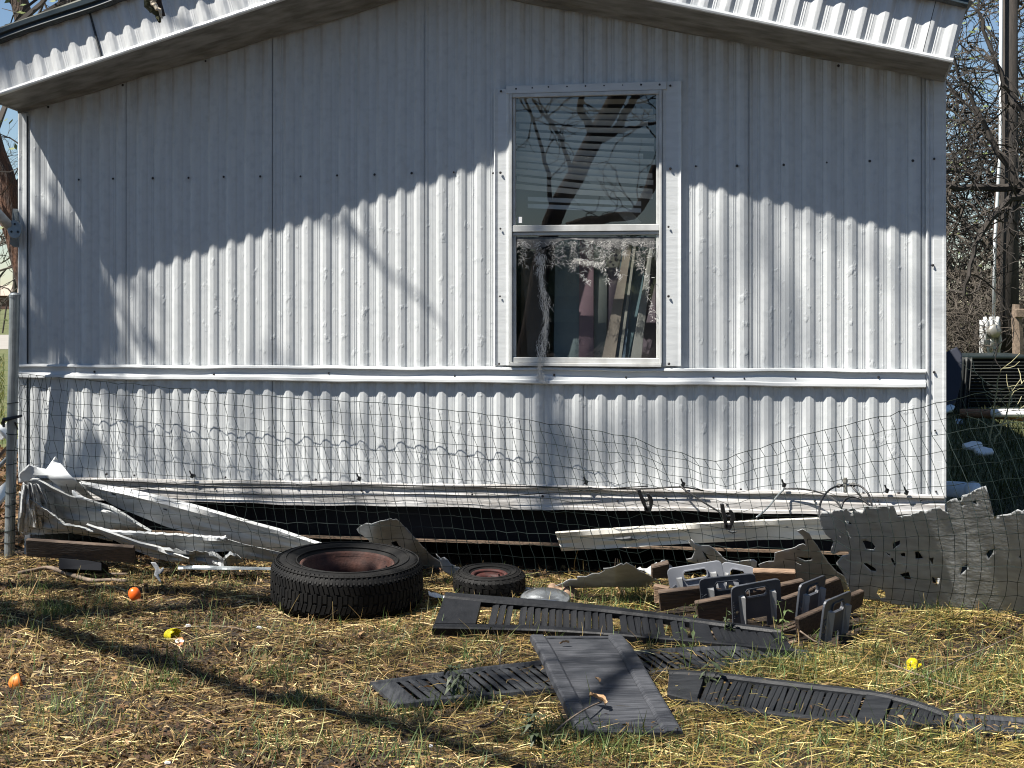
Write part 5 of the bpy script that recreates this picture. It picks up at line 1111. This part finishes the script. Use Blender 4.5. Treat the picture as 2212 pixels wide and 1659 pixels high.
# ---- trees seen on the left
def bgtree(label, path, r0, r1, limbs, mtl, seed, twig='twig_dark', depth=4, kids=3, leaves=0, L_=1.6, rk=.45):
    rr = random.Random(seed); b = Vector(path[0]); e = empty('bare_tree', (b.x, b.y, 0), label=label, cat='tree', group='bare trees')
    mb = MB(); ps = limb(mb, path, r0, r1, 10, 22, r0 * .06, rr); mb.build('trunk', M[mtl], e, smooth=True)
    mb = MB()
    for t, d, L1 in limbs: grow(mb, lerp_poly(ps, t), Vector(d).normalized(), L1, r1 * rk, depth, rr, kids, .75, .68, .05)
    mb.build('crown', M[twig], e)
    if leaves:
        lf = MB()
        for k in range(leaves):
            t, d, L1 = limbs[k % len(limbs)]; c = lerp_poly(ps, t) + Vector(d).normalized() * L1 * rr.uniform(.4, 1.9) + Vector((rr.gauss(0, .5), rr.gauss(0, .5), rr.gauss(0, .4)))
            a = Vector((rr.gauss(0, 1), rr.gauss(0, 1), rr.gauss(0, 1))).normalized(); q = a.orthogonal().normalized(); s_ = rr.uniform(.018, .04)
            lf.add([c - a * s_, c + q * s_ * .5, c + a * s_, c - q * s_ * .5], [(0, 1, 2, 3)])
        tag(lf.build('leaves', M['leaf'], e), kind='stuff')
    return e
bgtree('thick reddish barked trunk leaning behind the left corner of the home', [P(165, 1000, 10.6), P(130, 840, 10.6), P(78, 660, 10.6), P(48, 545, 10.6), P(20, 440, 10.6), P(-8, 345, 10.6), P(-52, 200, 10.5), P(-110, 60, 10.4)], .12, .07,
       [(.50, (.7, .3, .6), .8), (.62, (.5, .2, .4), .7), (.72, (-.4, .3, .8), 1.0), (.45, (.55, .1, -.25), .35), (.9, (.5, .2, .6), 1.0), (.6, (.8, .2, .3), .5)], 'bark_red', 31, leaves=420, L_=1, rk=.42)
bgtree('dark straight trunk rising behind the left end of the roof', [P(92, 905, 16), P(88, 600, 16), P(74, 300, 16), P(60, 95, 16), P(46, 20, 16), P(30, -70, 16)], .24, .085, [(.62, (1, .2, .5), 1.6), (.7, (.8, .1, .3), 1.4), (.78, (-.8, 0, .4), 1.2), (.85, (1, 0, .4), 1.3), (.66, (.5, .6, .9), 1.4), (.9, (-.6, 0, .8), 1.2)], 'bark', 33, leaves=200)
bgtree('dark trunk just showing over the left roof slope', [P(330, 885, 18), P(325, 500, 18), P(312, 200, 18), P(294, 20, 18), P(280, -80, 18)], .2, .13, [(.75, (-.8, 0, .5), 1.6), (.82, (-.6, .3, .7), 1.6), (.9, (.8, 0, .6), 1.5)], 'bark', 35)
for i, (u, Y, h, lab) in enumerate(((-10, 70, 9, 'distant bare tree left of the brick house'), (30, 92, 10, 'distant bare tree right behind the fence post'), (-60, 85, 11, 'far bare tree at the left picture edge'))):
    b = P(u, 700, Y); bgtree(lab, [(b.x, b.y, -.2), (b.x + .1, b.y, h * .25), (b.x, b.y, h * .45)], .2, .12, [(.4, (-.8, .2, .7), 2.6), (.6, (.8, .1, .8), 2.8), (.8, (-.4, .3, 1), 2.8), (1, (.3, .2, 1), 2.8), (.7, (.9, -.2, .3), 2.4)], 'twig', 50 + i, 'twig', depth=4)
# ---- tangle on the right
rt = [(8.05, 23.5, 9.5, 'dense bare tree tangled round the utility pole', 61), (7.35, 26, 9, 'bare tangled tree right behind the corner of the home', 62), (9.7, 25, 9, 'bare tangled tree at the right picture edge', 63), (8.8, 30, 10, 'bare tree deepest in the thicket at the right', 64)]
for x, y, h, lab, sd in rt:
    rr = random.Random(sd); e = empty('bare_tree', (x, y, 0), label=lab, cat='tree', group='bare trees'); mb = MB()
    ps = limb(mb, [(x, y, -.1), (x + rr.uniform(-.3, .3), y, h * .3), (x + rr.uniform(-.5, .5), y, h * .6), (x + rr.uniform(-.6, .6), y, h * .85)], .15, .05, 8, 14, .05, rr); mb.build('trunk', M['bark'], e, smooth=True); mb = MB()
    for k in range(26):
        a = rr.uniform(0, 6.28); grow(mb, lerp_poly(ps, rr.uniform(.10, 1)), Vector((math.cos(a), math.sin(a) * .7, rr.uniform(-.35, .7))).normalized(), 1.25, .038, 4, rr, 3, .85, .70, .0, .03, 4, .32, .0048)
    mb.build('crown', M['twig' if sd % 2 else 'twig_dark'], e); lf = MB()
    for k in range(420):
        c = Vector((x + rr.gauss(0, 1.1), y + rr.gauss(0, .8), rr.uniform(.8, h * .8))); a = Vector((rr.gauss(0, 1), rr.gauss(0, 1), rr.gauss(0, 1))).normalized(); q = a.orthogonal().normalized(); s_ = rr.uniform(.03, .065)
        lf.add([c - a * s_, c + q * s_ * .5, c + a * s_, c - q * s_ * .5], [(0, 1, 2, 3)])
    tag(lf.build('leaves', M['leaf'], e), kind='stuff')
for i, (x, y, lab) in enumerate(((6.75, 21.5, 'brown brush heap behind the dark unit, nearest the home'), (7.6, 22.4, 'brown brush heap left of the meter box'), (8.7, 23, 'brown brush heap at the right picture edge'), (7.9, 27, 'brown brush heap deep behind the meter box'))):
    rr = random.Random(90 + i); mb = MB()
    for k in range(46): grow(mb, Vector((x + rr.gauss(0, .45), y + rr.gauss(0, .3), 0)), Vector((rr.gauss(0, .5), rr.gauss(0, .4), 1)).normalized(), .95, .014, 3, rr, 3, .9, .72, .0, .05, 3, .35, .005)
    o = mb.build('brush', M['twig'], loc=(x, y, 0)); tag(o, lab, 'bush', 'brush heaps at the right')
# near drooping branches at the right
mb = MB(); rr = random.Random(5); c = P(2300, 700, 16); e = empty('bare_tree', (c.x, c.y, 0), label='near bare tree reaching crooked dark limbs in from the right picture edge', cat='tree', group='bare trees')
limb(mb, [(c.x, c.y, 0), P(2310, 500, 16), P(2290, 300, 16), P(2270, 60, 16)], .14, .09, 8, 12, .01, rr); mb.build('trunk', M['bark'], e, smooth=True); mb = MB()
a1 = limb(mb, [P(2300, 440, 16), P(2212, 408, 16), P(2130, 402, 16), P(2075, 412, 15.9), P(2030, 400, 15.8)], .06, .03, 6, 16, .012, rr)
a2 = limb(mb, [P(2300, 380, 16), P(2190, 425, 15.9), P(2140, 470, 15.8), P(2098, 545, 15.7), P(2090, 610, 15.6), P(2082, 640, 15.6)], .055, .018, 6, 18, .012, rr)
a3 = limb(mb, [P(2290, 500, 16), P(2150, 330, 16), P(2132, 260, 16), P(2095, 210, 16), P(2060, 120, 16)], .05, .015, 6, 16, .015, rr)
a4 = limb(mb, [P(2290, 330, 16), P(2190, 240, 16), P(2150, 120, 16), P(2110, 20, 16)], .05, .015, 6, 16, .015, rr)
for ps in (a1, a2, a3, a4):
    for k in range(14): grow(mb, lerp_poly(ps, rr.uniform(.2, 1)), Vector((rr.gauss(-.2, .9), rr.gauss(0, .5), rr.gauss(0, .8))).normalized(), .55, .013, 3, rr, 2, .8, .7, .0, .05, 4, .3, .0035)
mb.build('crown', M['twig_dark'], e)

# ================================================================== utility pole, meter, cooling unit and rubbish on the right
pl = empty('utility_pole', (P(2180, 700, 21).x, 21, 0), label='dark wooden utility pole with a white conduit running up it', cat='utility pole')
x0 = P(2181, 700, 21).x
mb = MB(); mb.tube([(x0, 21, -.1), (x0, 21, 3), (x0 - .02, 21, 8)], [.135, .13, .12], 14); fixn(mb.build('pole', M['pole'], pl, smooth=True))
x1 = P(2161, 300, 20.85).x
mb = MB(); mb.tube([(x1 - .10, 20.85, 1.0), (x1 - .08, 20.85, 2.2), (x1, 20.85, 3.6), (x1 + .02, 20.85, 8)], .024, 10); fixn(mb.build('conduit', M['conduit'], pl, smooth=True))
mx = P(2138, 730, 20.8); mb = MB(); mb.box((mx.x, 20.8, mx.z), (.27, .14, .52)); bevel(mb.build('meter_box', M['meterbox'], pl), .015, 2)
mb = MB(); mb.tube([(mx.x + .02, 20.72, mx.z + .10), (mx.x + .02, 20.64, mx.z + .10), (mx.x + .02, 20.61, mx.z + .10)], [.10, .10, .07], 16); fixn(mb.build('meter', M['brass'], pl, smooth=True))
mb = MB()
for q in (-.09, 0, .1): mb.tube([(mx.x + q, 20.75, mx.z - .2), (mx.x + q * 1.2, 20.7, mx.z - .05), (mx.x + q * .8, 20.72, mx.z + .22), (mx.x + q, 20.75, mx.z + .3)], .028, 8)
fixn(mb.build('meter_pipe', M['meterbox'], pl, smooth=True))
mb = MB()
for q in range(3): mb.box((x0 + .30 + q * .15, 21.1, .9), (.12, .10, 1.9))
pf = empty('wooden_post', (P(2200, 700, 20).x + .02, 20, 0), label='weathered grey fence post standing right of the utility pole', cat='post')
mb = MB(); xq = P(2197, 700, 20).x; limb(mb, [(xq, 20, -.1), (xq + .02, 20, .7), (xq + .01, 20, 1.30)], .085, .075, 8, 8, .006, random.Random(2)); fixn(mb.build('post', M['stick'], pf)); mb = MB(); mb.box((xq + .12, 19.95, 1.18), (.34, .09, .12)); bevel(mb.build('rail_end', M['stick'], pf), .01, 1)
ac = empty('cooling_unit', (P(2140, 800, 17.4).x, 17.4, 0), label='dark green outdoor cooling unit with horizontal louvres beside the home', cat='cooling unit')
xa, xb = P(2068, 800, 17.3).x, P(2068, 800, 17.3).x + .92; za, zb = .06, P(2100, 774, 17.3).z
mb = MB(); mb.box(((xa + xb) / 2, 17.75, (za + zb) / 2), (xb - xa - .03, .86, zb - za - .02)); bevel(mb.build('cabinet', M['black_under'], ac), .02, 2)
mb = MB(); mb.box(((xa + xb) / 2, 17.75, zb + .01), (xb - xa + .02, .94, .045)); bevel(mb.build('top_cover', M['acmetal'], ac), .015, 2)
mb = MB(); mb.box(((xa + xb) / 2, 17.75, .035), (xb - xa + .1, 1.0, .07)); bevel(mb.build('base_pad', M['acmetal'], ac), .01, 1)
for x in (xa + .025, xb - .025): mb = MB(); mb.box((x, 17.31, (za + zb) / 2), (.05, .05, zb - za)); bevel(mb.build('corner_post', M['acmetal'], ac), .008, 1)
lv = None
for k in range(13):
    z = za + .07 + k * (zb - za - .12) / 12; mt_ = wm(ac).inverted() @ Matrix.Translation(((xa + xb) / 2, 17.305, z)) @ Matrix.Rotation(R(-28), 4, 'X')
    if lv is None: q = MB(); q.box((0, 0, 0), (xb - xa - .1, .030, .007)); lv = q.build('louvre', M['tarp'], ac, local=True); lv.matrix_basis = mt_
    else: share(lv, 'louvre', ac, mt_)
# tarp draped over its left corner
rows = []; rr = random.Random(3)
for i in range(15):
    t = i / 14; v = 772 + 130 * t; rows.append([P(2058 + 42 * k / 12 + (8 * t if k < 3 else -10 * t * (k / 12)), v + rr.uniform(-1, 1), 17.2 - .10 * t + .04 * math.sin(k * 1.9 + t)) for k in range(13)])
o = MB().grid(rows).build('tarp', M['tarp'], loc=(rows[-1][6].x, rows[-1][6].y, max(0, rows[-1][6].z)), smooth=True); solid(o, .004); tag(o, 'dark ragged tarp draped over the left corner of the cooling unit', 'tarp')
cord('log', 'orange brown log lying in front of the cooling unit', [P(2075, 893, 15.5), P(2120, 893, 15.4), P(2180, 897, 15.2), P(2260, 905, 15.0)], .05, M['log'], 'log', 14, 10)
cord('white_pipe', 'short white pipe lying on the orange brown log', [P(2142, 893, 15.2), P(2180, 892, 15.1), P(2250, 893, 15.0)], .045, M['white'], 'pipe', 10, 10)
e = empty('plastic_pipe', (P(2030, 1060, 7.4).x, 7.4, P(2030, 1075, 7.4).z), label='pale blue white drain pipe sticking out past the right corner of the home', cat='pipe')
mb = MB(); mb.tube([P(1960, 1050, 8.0), P(2060, 1057, 7.4), P(2106, 1060, 7.25)], [.040, .041, .041], 18); fixn(mb.build('pipe_body', M['pipe'], e, smooth=True)); mb = MB(); mb.tube([P(2098, 1059, 7.27), P(2107, 1060, 7.24)], [.044, .044], 18); fixn(mb.build('pipe_end', M['pipe'], e, smooth=True))
def scrap(name, lab, pts, Y, mt, th=.04, cat='scrap'): return torn(name, lab, cat, pts, [], lambda u, v: Y - (v - pts[0][1]) * .004, mt, step=5, seg=6, rough=.6, th=th, seed=int(pts[0][0]))
scrap('foam_scrap', 'pale foam scrap lying in the shade behind the wire at the right', [(2078, 962), (2098, 956), (2118, 958), (2122, 965), (2102, 972), (2086, 970)], 12.2, M['foam'])
scrap('foam_scrap', 'curled pale foam piece right of the other foam scrap', [(2104, 972), (2122, 968), (2142, 972), (2146, 980), (2126, 984), (2110, 982)], 12.0, M['foam'])
scrap('cloth_scrap', 'blue and white rag beside the corner of the home', [(2038, 880), (2052, 876), (2062, 880), (2058, 888), (2040, 892)], 14, M['pipe'])
scrap('white_card', 'small white card standing left of the cooling unit', [(2060, 838), (2068, 838), (2068, 858), (2060, 858)], 16.5, M['white'], .01)
scrap('bucket_scrap', 'dark blue scrap heap between the home and the cooling unit', [(2034, 775), (2062, 760), (2074, 775), (2072, 840), (2060, 880), (2036, 900)], 16.8, M['bluestuff'], .2)
scrap('white_sheet', 'pale blue sheet corner under the left side of the cooling unit', [(2064, 905), (2078, 906), (2084, 925), (2064, 926)], 15.8, M['pipe'], .01)
# saplings in front of the unit
for lab, pts, r in (('thin pale sapling standing in front of the cooling unit', [P(2130, 985, 13.2), P(2140, 950, 13.2), P(2150, 870, 13.2), P(2157, 812, 13.2)], .011), ('second pale sapling bending right of the first', [P(2132, 985, 13.1), P(2160, 930, 13.1), P(2180, 880, 13.1), P(2185, 838, 13.1)], .010)):
    b = pts[0]; e = empty('sapling', (b.x, b.y, 0), label=lab, cat='sapling'); mb = MB(); p0 = Vector((b.x, b.y, 0)); ps = limb(mb, [p0] + pts, r, r * .5, 6, 14, .004, rnd)
    M.setdefault('sapling', mat('pale_green_stem', (.30, .28, .16), .7)); mb.build('stem', M['sapling'], e, smooth=True); mb = MB(); rr = random.Random(int(r * 1e4))
    for k in range(5): grow(mb, lerp_poly(ps, rr.uniform(.4, .9)), Vector((rr.gauss(0, 1), rr.gauss(0, .4), .4)).normalized(), .28, .005, 1, rr, 2, .7)
    mb.build('twigs', M['sapling'], e)

# ================================================================== left margin: road, field, house, debris
rd = MB(); rd.add([(-90, 40, .006), (-3.5, 40, .006), (-3.5, 57, .006), (-90, 57, .006)], [(0, 1, 2, 3)])
M['road'] = mat('pale_gravel_road', (.30, .28, .25), .95, (.22, .2, .17), 2, .5, bump=.3)
tag(rd.build('road', M['road']), 'pale gravel road crossing beyond the left corner', kind='structure')
hx = P(20, 680, 230).x
hs = empty('brick_house', (hx, 232, 0), label='low brown brick house far across the field at the left', cat='house')
mb = MB(); mb.box((hx, 235, .75), (26, 9, 3.0)); mb.build('wall', M['house'], hs)
mb = MB(); a = [(-14, 230, 2.2), (14, 230, 2.2), (14, 241, 2.2), (-14, 241, 2.2)]; rf = [(hx + x, y, z) for x, y, z in a] + [(hx - 10, 235.5, 3.9), (hx + 10, 235.5, 3.9)]
mb.add(rf, [(0, 1, 5, 4), (2, 3, 4, 5), (1, 2, 5), (3, 0, 4), (3, 2, 1, 0)]); fixn(mb.build('roof', M['houseroof'], hs))
for q in (-8, -3, 4, 9):
    mb = MB(); mb.box((hx + q, 230.45, 1.0), (1.3, .1, 1.3)); mb.build('window', M['black_under'], hs)
ff = empty('field_fence', (P(8, 700, 60).x, 60, 0), label='thin far wire fence along the field beyond the road', cat='wire fence')
for q in range(-4, 4):
    u = 10 + q * 70
    if u > 60: continue
    p = P(u, 700, 60); mb = MB(); mb.tube([(p.x - .1, 60, -.1), (p.x + .08, 60, 1.15)], .035, 6); mb.build('fence_post', M['pole'], ff)
for z in (.3, .55, .8, 1.05): mb = MB(); mb.tube([(P(-300, 700, 60).x, 60, z), (P(60, 700, 60).x, 60, z)], .008, 4); mb.build('wire', M['wire'], ff)
mt1 = M['trim']
board('white_trim_board', 'white trim board slanting behind the fence post', 'trim board', [(-30, 905), (2, 930), (60, 982), (60, 1000)], [8.4, 8.3, 8.2, 8.2], .03, mt1)
board('white_trim_board', 'white trim board end sloping up to the corner behind the post', 'trim board', [(-10, 935), (46, 882), (50, 900), (2, 952)], [8.6, 8.5, 8.5, 8.6], .02, mt1)
board('grey_siding_offcut', 'blue grey siding offcut leaning left of the fence post', 'siding offcut', [(-40, 1085), (17, 1035), (20, 1062), (-30, 1118)], [7.9, 7.8, 7.75, 7.85], .02, M['siding'])
cord('metal_tube', 'thin grey metal tube lying aslant left of the fence post', [P(-20, 1025, 8.0), P(18, 988, 7.95), P(40, 966, 7.9)], .012, M['galv'], 'tube', 8, 8)
board('loose_lath', 'thin brown lath lying behind the fence post', 'lath', [(-10, 990), (16, 960), (18, 964), (-6, 996)], [8.2, 8.1, 8.1, 8.2], .015, M['batten'], bev=0)
# antenna mount on the side wall
am = empty('antenna_mount', P(30, 495, 7.62), label='pale metal dish mount with a round flange on the left side wall', cat='antenna mount')
cf = P(32, 496, 7.50); ax = Vector((.25, -.95, .1)).normalized()
mb = MB(); T = Matrix.Translation(cf) @ ax.to_track_quat('Z', 'Y').to_matrix().to_4x4()
mb.lathe([(.001, .006), (.046, .006), (.050, .003), (.050, -.004), (.001, -.004)], 24, T @ Matrix.Scale(.72, 4, (1, 0, 0))); fixn(mb.build('flange', M['galv'], am))
mb = MB(); mb.tube([P(-80, 400, 7.3), P(-10, 455, 7.42), P(24, 492, 7.52)], .024, 12); fixn(mb.build('arm', M['skirt_pale'], am, smooth=True))
mb = MB(); a = [P(44, 452, 7.60), P(50, 480, 7.60), P(48, 535, 7.60), P(38, 528, 7.56)]; b = [P(30, 470, 7.50), P(34, 480, 7.5), P(40, 510, 7.5), P(34, 512, 7.5)]; mb.hexa(a, [p + Vector((-.02, -.06, 0)) for p in a]); fixn(mb.build('foot_plate', M['galv'], am))
for q in ((.0, .028), (.022, -.012), (-.022, -.012)):
    mb = MB(); p = T @ Vector((q[0] * .72, q[1], .006)); mb.tube([p, p + ax * .006], .006, 8); mb.build('bolt', M['blackp'], am)

# ================================================================== ground cover
def ribbons(name, label, cx, cy, cz, yaw, pitch, ln, wd, colr, mt, bend=.25, tip=.35, roll=None, rows=3):
    n = len(cx); t = np.linspace(-.5, .5, rows); V = np.zeros((n, rows, 2, 3), np.float32)
    dx, dy = np.cos(yaw), np.sin(yaw); roll = np.zeros(n) if roll is None else roll
    for k, tt in enumerate(t):
        u = tt * ln; b = bend * ln * ((2 * tt) ** 2 - 1) * .5
        px = cx + dx * np.cos(pitch) * u; py = cy + dy * np.cos(pitch) * u; pz = cz + np.sin(pitch) * u - b * .6
        px = px - dy * b * .5; py = py + dx * b * .5
        wv = wd * (tip + (1 - tip) * (1 - abs(2 * tt)) if tip < 1 else 1)
        for s, sg in enumerate((-1, 1)):
            V[:, k, s, 0] = px - dy * sg * wv * .5 * np.cos(roll); V[:, k, s, 1] = py + dx * sg * wv * .5 * np.cos(roll); V[:, k, s, 2] = pz + sg * wv * .5 * np.sin(roll)
    V = V.reshape(-1, 3); V[:, 2] = np.maximum(V[:, 2], -.004)
    base = (np.arange(n) * rows * 2)[:, None, None]; q = np.array([[2 * k, 2 * k + 1, 2 * k + 3, 2 * k + 2] for k in range(rows - 1)])[None]
    Fq = (base + q).reshape(-1, 4)
    me = bpy.data.meshes.new(name); me.vertices.add(len(V)); me.vertices.foreach_set('co', V.ravel())
    me.loops.add(Fq.size); me.loops.foreach_set('vertex_index', Fq.ravel().astype(np.int32))
    me.polygons.add(len(Fq)); me.polygons.foreach_set('loop_start', np.arange(0, Fq.size, 4, dtype=np.int32)); me.polygons.foreach_set('loop_total', np.full(len(Fq), 4, np.int32))
    me.update(calc_edges=True); a = me.color_attributes.new('Col', 'FLOAT_COLOR', 'POINT')
    C4 = np.ones((n, 4), np.float32); C4[:, :3] = colr; a.data.foreach_set('color', np.repeat(C4, rows * 2, axis=0).ravel())
    me.materials.append(mt); me.validate(); o = bpy.data.objects.new(name, me); col.objects.link(o); return tag(o, label, kind='stuff')
ghv = np.vectorize(gh)
def footmask(x, y):
    m = np.ones(len(x))
    for poly in FOOT:
        px = [p[0] for p in poly]; py = [p[1] for p in poly]; c = np.where((x > min(px)) & (x < max(px)) & (y > min(py)) & (y < max(py)))[0]
        for i in c:
            if inside((x[i], y[i]), poly): m[i] = .05
    return m
def scatter(n, ymin=3.7, ymax=7.6, dens=None):
    y = ymin + (ymax - ymin) * nrs.rand(n * 3) ** 1.0; half = .37 * y + .35; x = (nrs.rand(n * 3) * 2 - 1) * half
    keep = nrs.rand(n * 3) < half / (.37 * ymax + .35)
    if dens is not None: keep &= nrs.rand(n * 3) < dens(x, y)
    x, y = x[keep][:n], y[keep][:n]; k = nrs.rand(len(x)) < footmask(x, y); return x[k], y[k]
def pal(n, cols, wts, jit=.25, k=.58, tint=(1.17, 1.0, .71)):
    cols = np.array(cols) * k * .86 * np.array(tint); idx = nrs.choice(len(cols), n, p=np.array(wts) / sum(wts)); c = cols[idx] * (1 + jit * (nrs.rand(n, 1) * 2 - 1)); return np.clip(c * (1 + .08 * (nrs.rand(n, 3) * 2 - 1)), 0.01, .9)
def blot(x, y, f, s): return .5 + .5 * np.sin(x * f + 1.7 * np.sin(y * f * .8 + s) + s) * np.sin(y * f * 1.13 + 1.3 * np.sin(x * f * .7 - s))
def rightness(x, y): return np.clip((x / y + .10) / .28, 0, 1)
wall_y = lambda x: 7.589 - .186 * (x + 2.595)
# leaf litter: browner on the left
f = lambda x, y: (.18 + .82 * blot(x, y, 3.1, .4)) * (1 - .55 * rightness(x, y)) * (y < wall_y(x) + .2)
x, y = scatter(62000, dens=f); n = len(x); s_ = nrs.gamma(3, .0022, n) + .0025
ribbons('leaf_litter', 'brown leaf litter covering the yard', x, y, ghv(x, y) + nrs.rand(n) * .016, nrs.rand(n) * 6.28, nrs.randn(n) * .45, s_ * 2.0, s_ * (.5 + nrs.rand(n) * .6), pal(n, [(.20, .13, .075), (.33, .23, .13), (.10, .062, .038), (.50, .40, .26), (.80, .68, .5), (.10, .062, .036)], [4, 3.4, 4, 1.7, .9, 5], .3), M['litter'], bend=.5, tip=.3, roll=nrs.randn(n) * .6)
# straw and cut hay: denser and yellower on the right
f = lambda x, y: (.44 + .56 * rightness(x, y)) * (.12 + .85 * blot(x, y, 4.3, 2.2)) * (y < wall_y(x) - .05)
x, y = scatter(85000, dens=f); n = len(x); rt_ = rightness(x, y)[:, None]
cl = pal(n, [(.46, .35, .17), (.64, .52, .28), (.30, .23, .12), (1.5, 1.34, .95), (.10, .07, .035)], [4, 3, 3, 2, 3], .25); cr = pal(n, [(.46, .42, .13), (.58, .50, .19), (.30, .31, .10), (1.45, 1.3, .75), (.09, .10, .03), (.42, .32, .14)], [3.5, 3, 3, 1.8, 3, 2], .25)
mixw = (nrs.rand(n, 1) < .13 + rt_ * .72)
yaw_ = np.where(nrs.rand(n) < .6, nrs.randn(n) * .55, nrs.rand(n) * 6.28)
ribbons('dry_straw', 'dry straw and cut hay strewn over the yard', x, y, ghv(x, y) + .004 + nrs.rand(n) * .024 * (.4 + rightness(x, y)), yaw_, nrs.randn(n) * .22, .03 + nrs.gamma(2, .022, n), .0016 + nrs.rand(n) * .0022, np.where(mixw, cr, cl), M['litter'], bend=.22, tip=.5, roll=nrs.randn(n) * .7)
# a few chips and straws that came to rest on top of the shutters
x, y = [], []
for poly in FOOT[:5]:
    px = [p[0] for p in poly]; py = [p[1] for p in poly]
    for k in range(700):
        q = (min(px) + (max(px) - min(px)) * nrs.rand(), min(py) + (max(py) - min(py)) * nrs.rand())
        if inside(q, poly) and nrs.rand() < .55 * blot(q[0], q[1], 7.0, 1.0) ** 2: x.append(q[0]); y.append(q[1])
x, y = np.array(x), np.array(y); n = len(x)
zt = np.full(n, .034) + np.where(y > 5.6, .012, 0)
ribbons('shutter_litter', 'straw and leaf chips lying on the shutters', x, y, zt, nrs.rand(n) * 6.28, nrs.randn(n) * .2, .012 + nrs.gamma(2, .014, n), .0022 + nrs.rand(n) ** 3 * .010, pal(n, [(.45, .34, .17), (.62, .52, .30), (.30, .20, .11), (.16, .11, .07)], [3, 2, 3, 2], .3), M['litter'], bend=.3, tip=.4, roll=nrs.randn(n) * .5)
# standing dry stems
x, y = scatter(4200, dens=lambda x, y: (.55 + .45 * rightness(x, y)) * (y < wall_y(x) - .1)); n = len(x); L_ = .03 + nrs.gamma(2, .018, n)
ribbons('dry_stems', 'dry grass stems standing in the yard', x, y, ghv(x, y) + L_ * .40, nrs.rand(n) * 6.28, R(35) + nrs.rand(n) * R(50), L_, .0022 + nrs.rand(n) * .0014, pal(n, [(.55, .45, .25), (.40, .32, .16), (.62, .55, .36)], [3, 3, 1], .2), M['litter'], bend=.25, tip=.3)
# green grass in tufts
tx, ty, tr, tn = [], [], [], []
def tuft(u, v, rad, n_): p = G(u, v); tx.append(p.x); ty.append(p.y); tr.append(rad); tn.append(n_)
for u, v, r_, n_ in ((124, 1335, .045, 220), (655, 1535, .06, 130), (600, 1470, .05, 90), (1010, 1530, .06, 90), (850, 1550, .07, 90), (330, 1500, .08, 90), (1320, 1640, .09, 160), (1750, 1470, .16, 420), (1680, 1450, .12, 200), (2060, 1505, .14, 420), (1985, 1490, .1, 200), (1840, 1440, .12, 160), (2020, 1610, .16, 260), (1700, 1640, .14, 200), (1180, 1600, .08, 120), (1400, 1648, .1, 140), (790, 1640, .12, 130), (1480, 1310, .05, 60), (1380, 1310, .06, 160), (1345, 1290, .05, 120), (1270, 1610, .08, 80), (2150, 1440, .14, 160), (560, 1618, .1, 80), (140, 1560, .1, 80), (1330, 1330, .04, 70)): tuft(u, v, r_, n_)
for k in range(1500):
    xx, yy = scatter(1); 
    if len(xx) == 0 or yy[0] > wall_y(xx[0]) - .3: continue
    q = float(rightness(xx[0], yy[0])); 
    if nrs.rand() < (.50 + .5 * q): tx.append(float(xx[0])); ty.append(float(yy[0])); tr.append(.02 + .05 * nrs.rand()); tn.append(int(6 + 16 * nrs.rand()))
X_ = np.concatenate([x0 + r_ * nrs.randn(n_) for x0, r_, n_ in zip(tx, tr, tn)]); Y_ = np.concatenate([y0 + r_ * .8 * nrs.randn(n_) for y0, r_, n_ in zip(ty, tr, tn)]); n = len(X_)
L_ = .03 + nrs.gamma(2.0, .017, n)
ribbons('green_grass', 'green grass blades growing in tufts through the straw', X_, Y_, ghv(X_, Y_) + L_ * .40, nrs.rand(n) * 6.28, R(28) + nrs.rand(n) * R(56), L_, .002 + nrs.rand(n) * .002, pal(n, [(.10, .16, .04), (.13, .18, .05), (.20, .23, .08), (.06, .10, .03), (.34, .33, .14)], [4, 3, 2.5, 2.5, 1.2], .2, .95, (.95, 1.0, .9)), M['blade'], bend=.3, tip=.15)
# grass and leaf mulch beyond the left corner, and lawn right of the home
def patch(name, label, n, xr, yr, L0, cols, wts, up=True, wdt=.006):
    x = xr[0] + (xr[1] - xr[0]) * nrs.rand(n); y = yr[0] + (yr[1] - yr[0]) * nrs.rand(n); x = x * 1.0; L_ = L0 * (.5 + nrs.rand(n))
    x = x * (y / yr[0]) ; ribbons(name, label, x, y, ghv(x, y) + (L_ * .4 if up else .01 + .02 * nrs.rand(n)), nrs.rand(n) * 6.28, (R(40) + nrs.rand(n) * R(45)) if up else nrs.randn(n) * .4, L_, wdt * (.6 + .8 * nrs.rand(n)), pal(n, cols, wts, .25), M['blade'] if up else M['litter'], bend=.3, tip=.2, roll=None if up else nrs.randn(n) * .6)
patch('far_grass', 'green grass beyond the left corner of the home', 7000, (-6.6, -4.6), (13, 34), .16, [(.13, .20, .04), (.22, .27, .07), (.10, .15, .03), (.32, .33, .12)], [3, 3, 2, 1.5], True, .012)
patch('leaf_mulch', 'brown leaf mulch beyond the left corner of the home', 6000, (-3.4, -2.6), (7.7, 13), .06, [(.20, .13, .08), (.36, .25, .16), (.10, .065, .04), (.5, .42, .3)], [4, 3, 3, 1], False, .03)
patch('side_lawn', 'green lawn right of the home with its shade put into the blade colours', 9000, (2.2, 2.9), (7.2, 20), .10, [(.04, .07, .02), (.065, .095, .025), (.10, .12, .045)], [3, 3, 1], True, .007)  # blade colours darkened to carry the shade beside the home
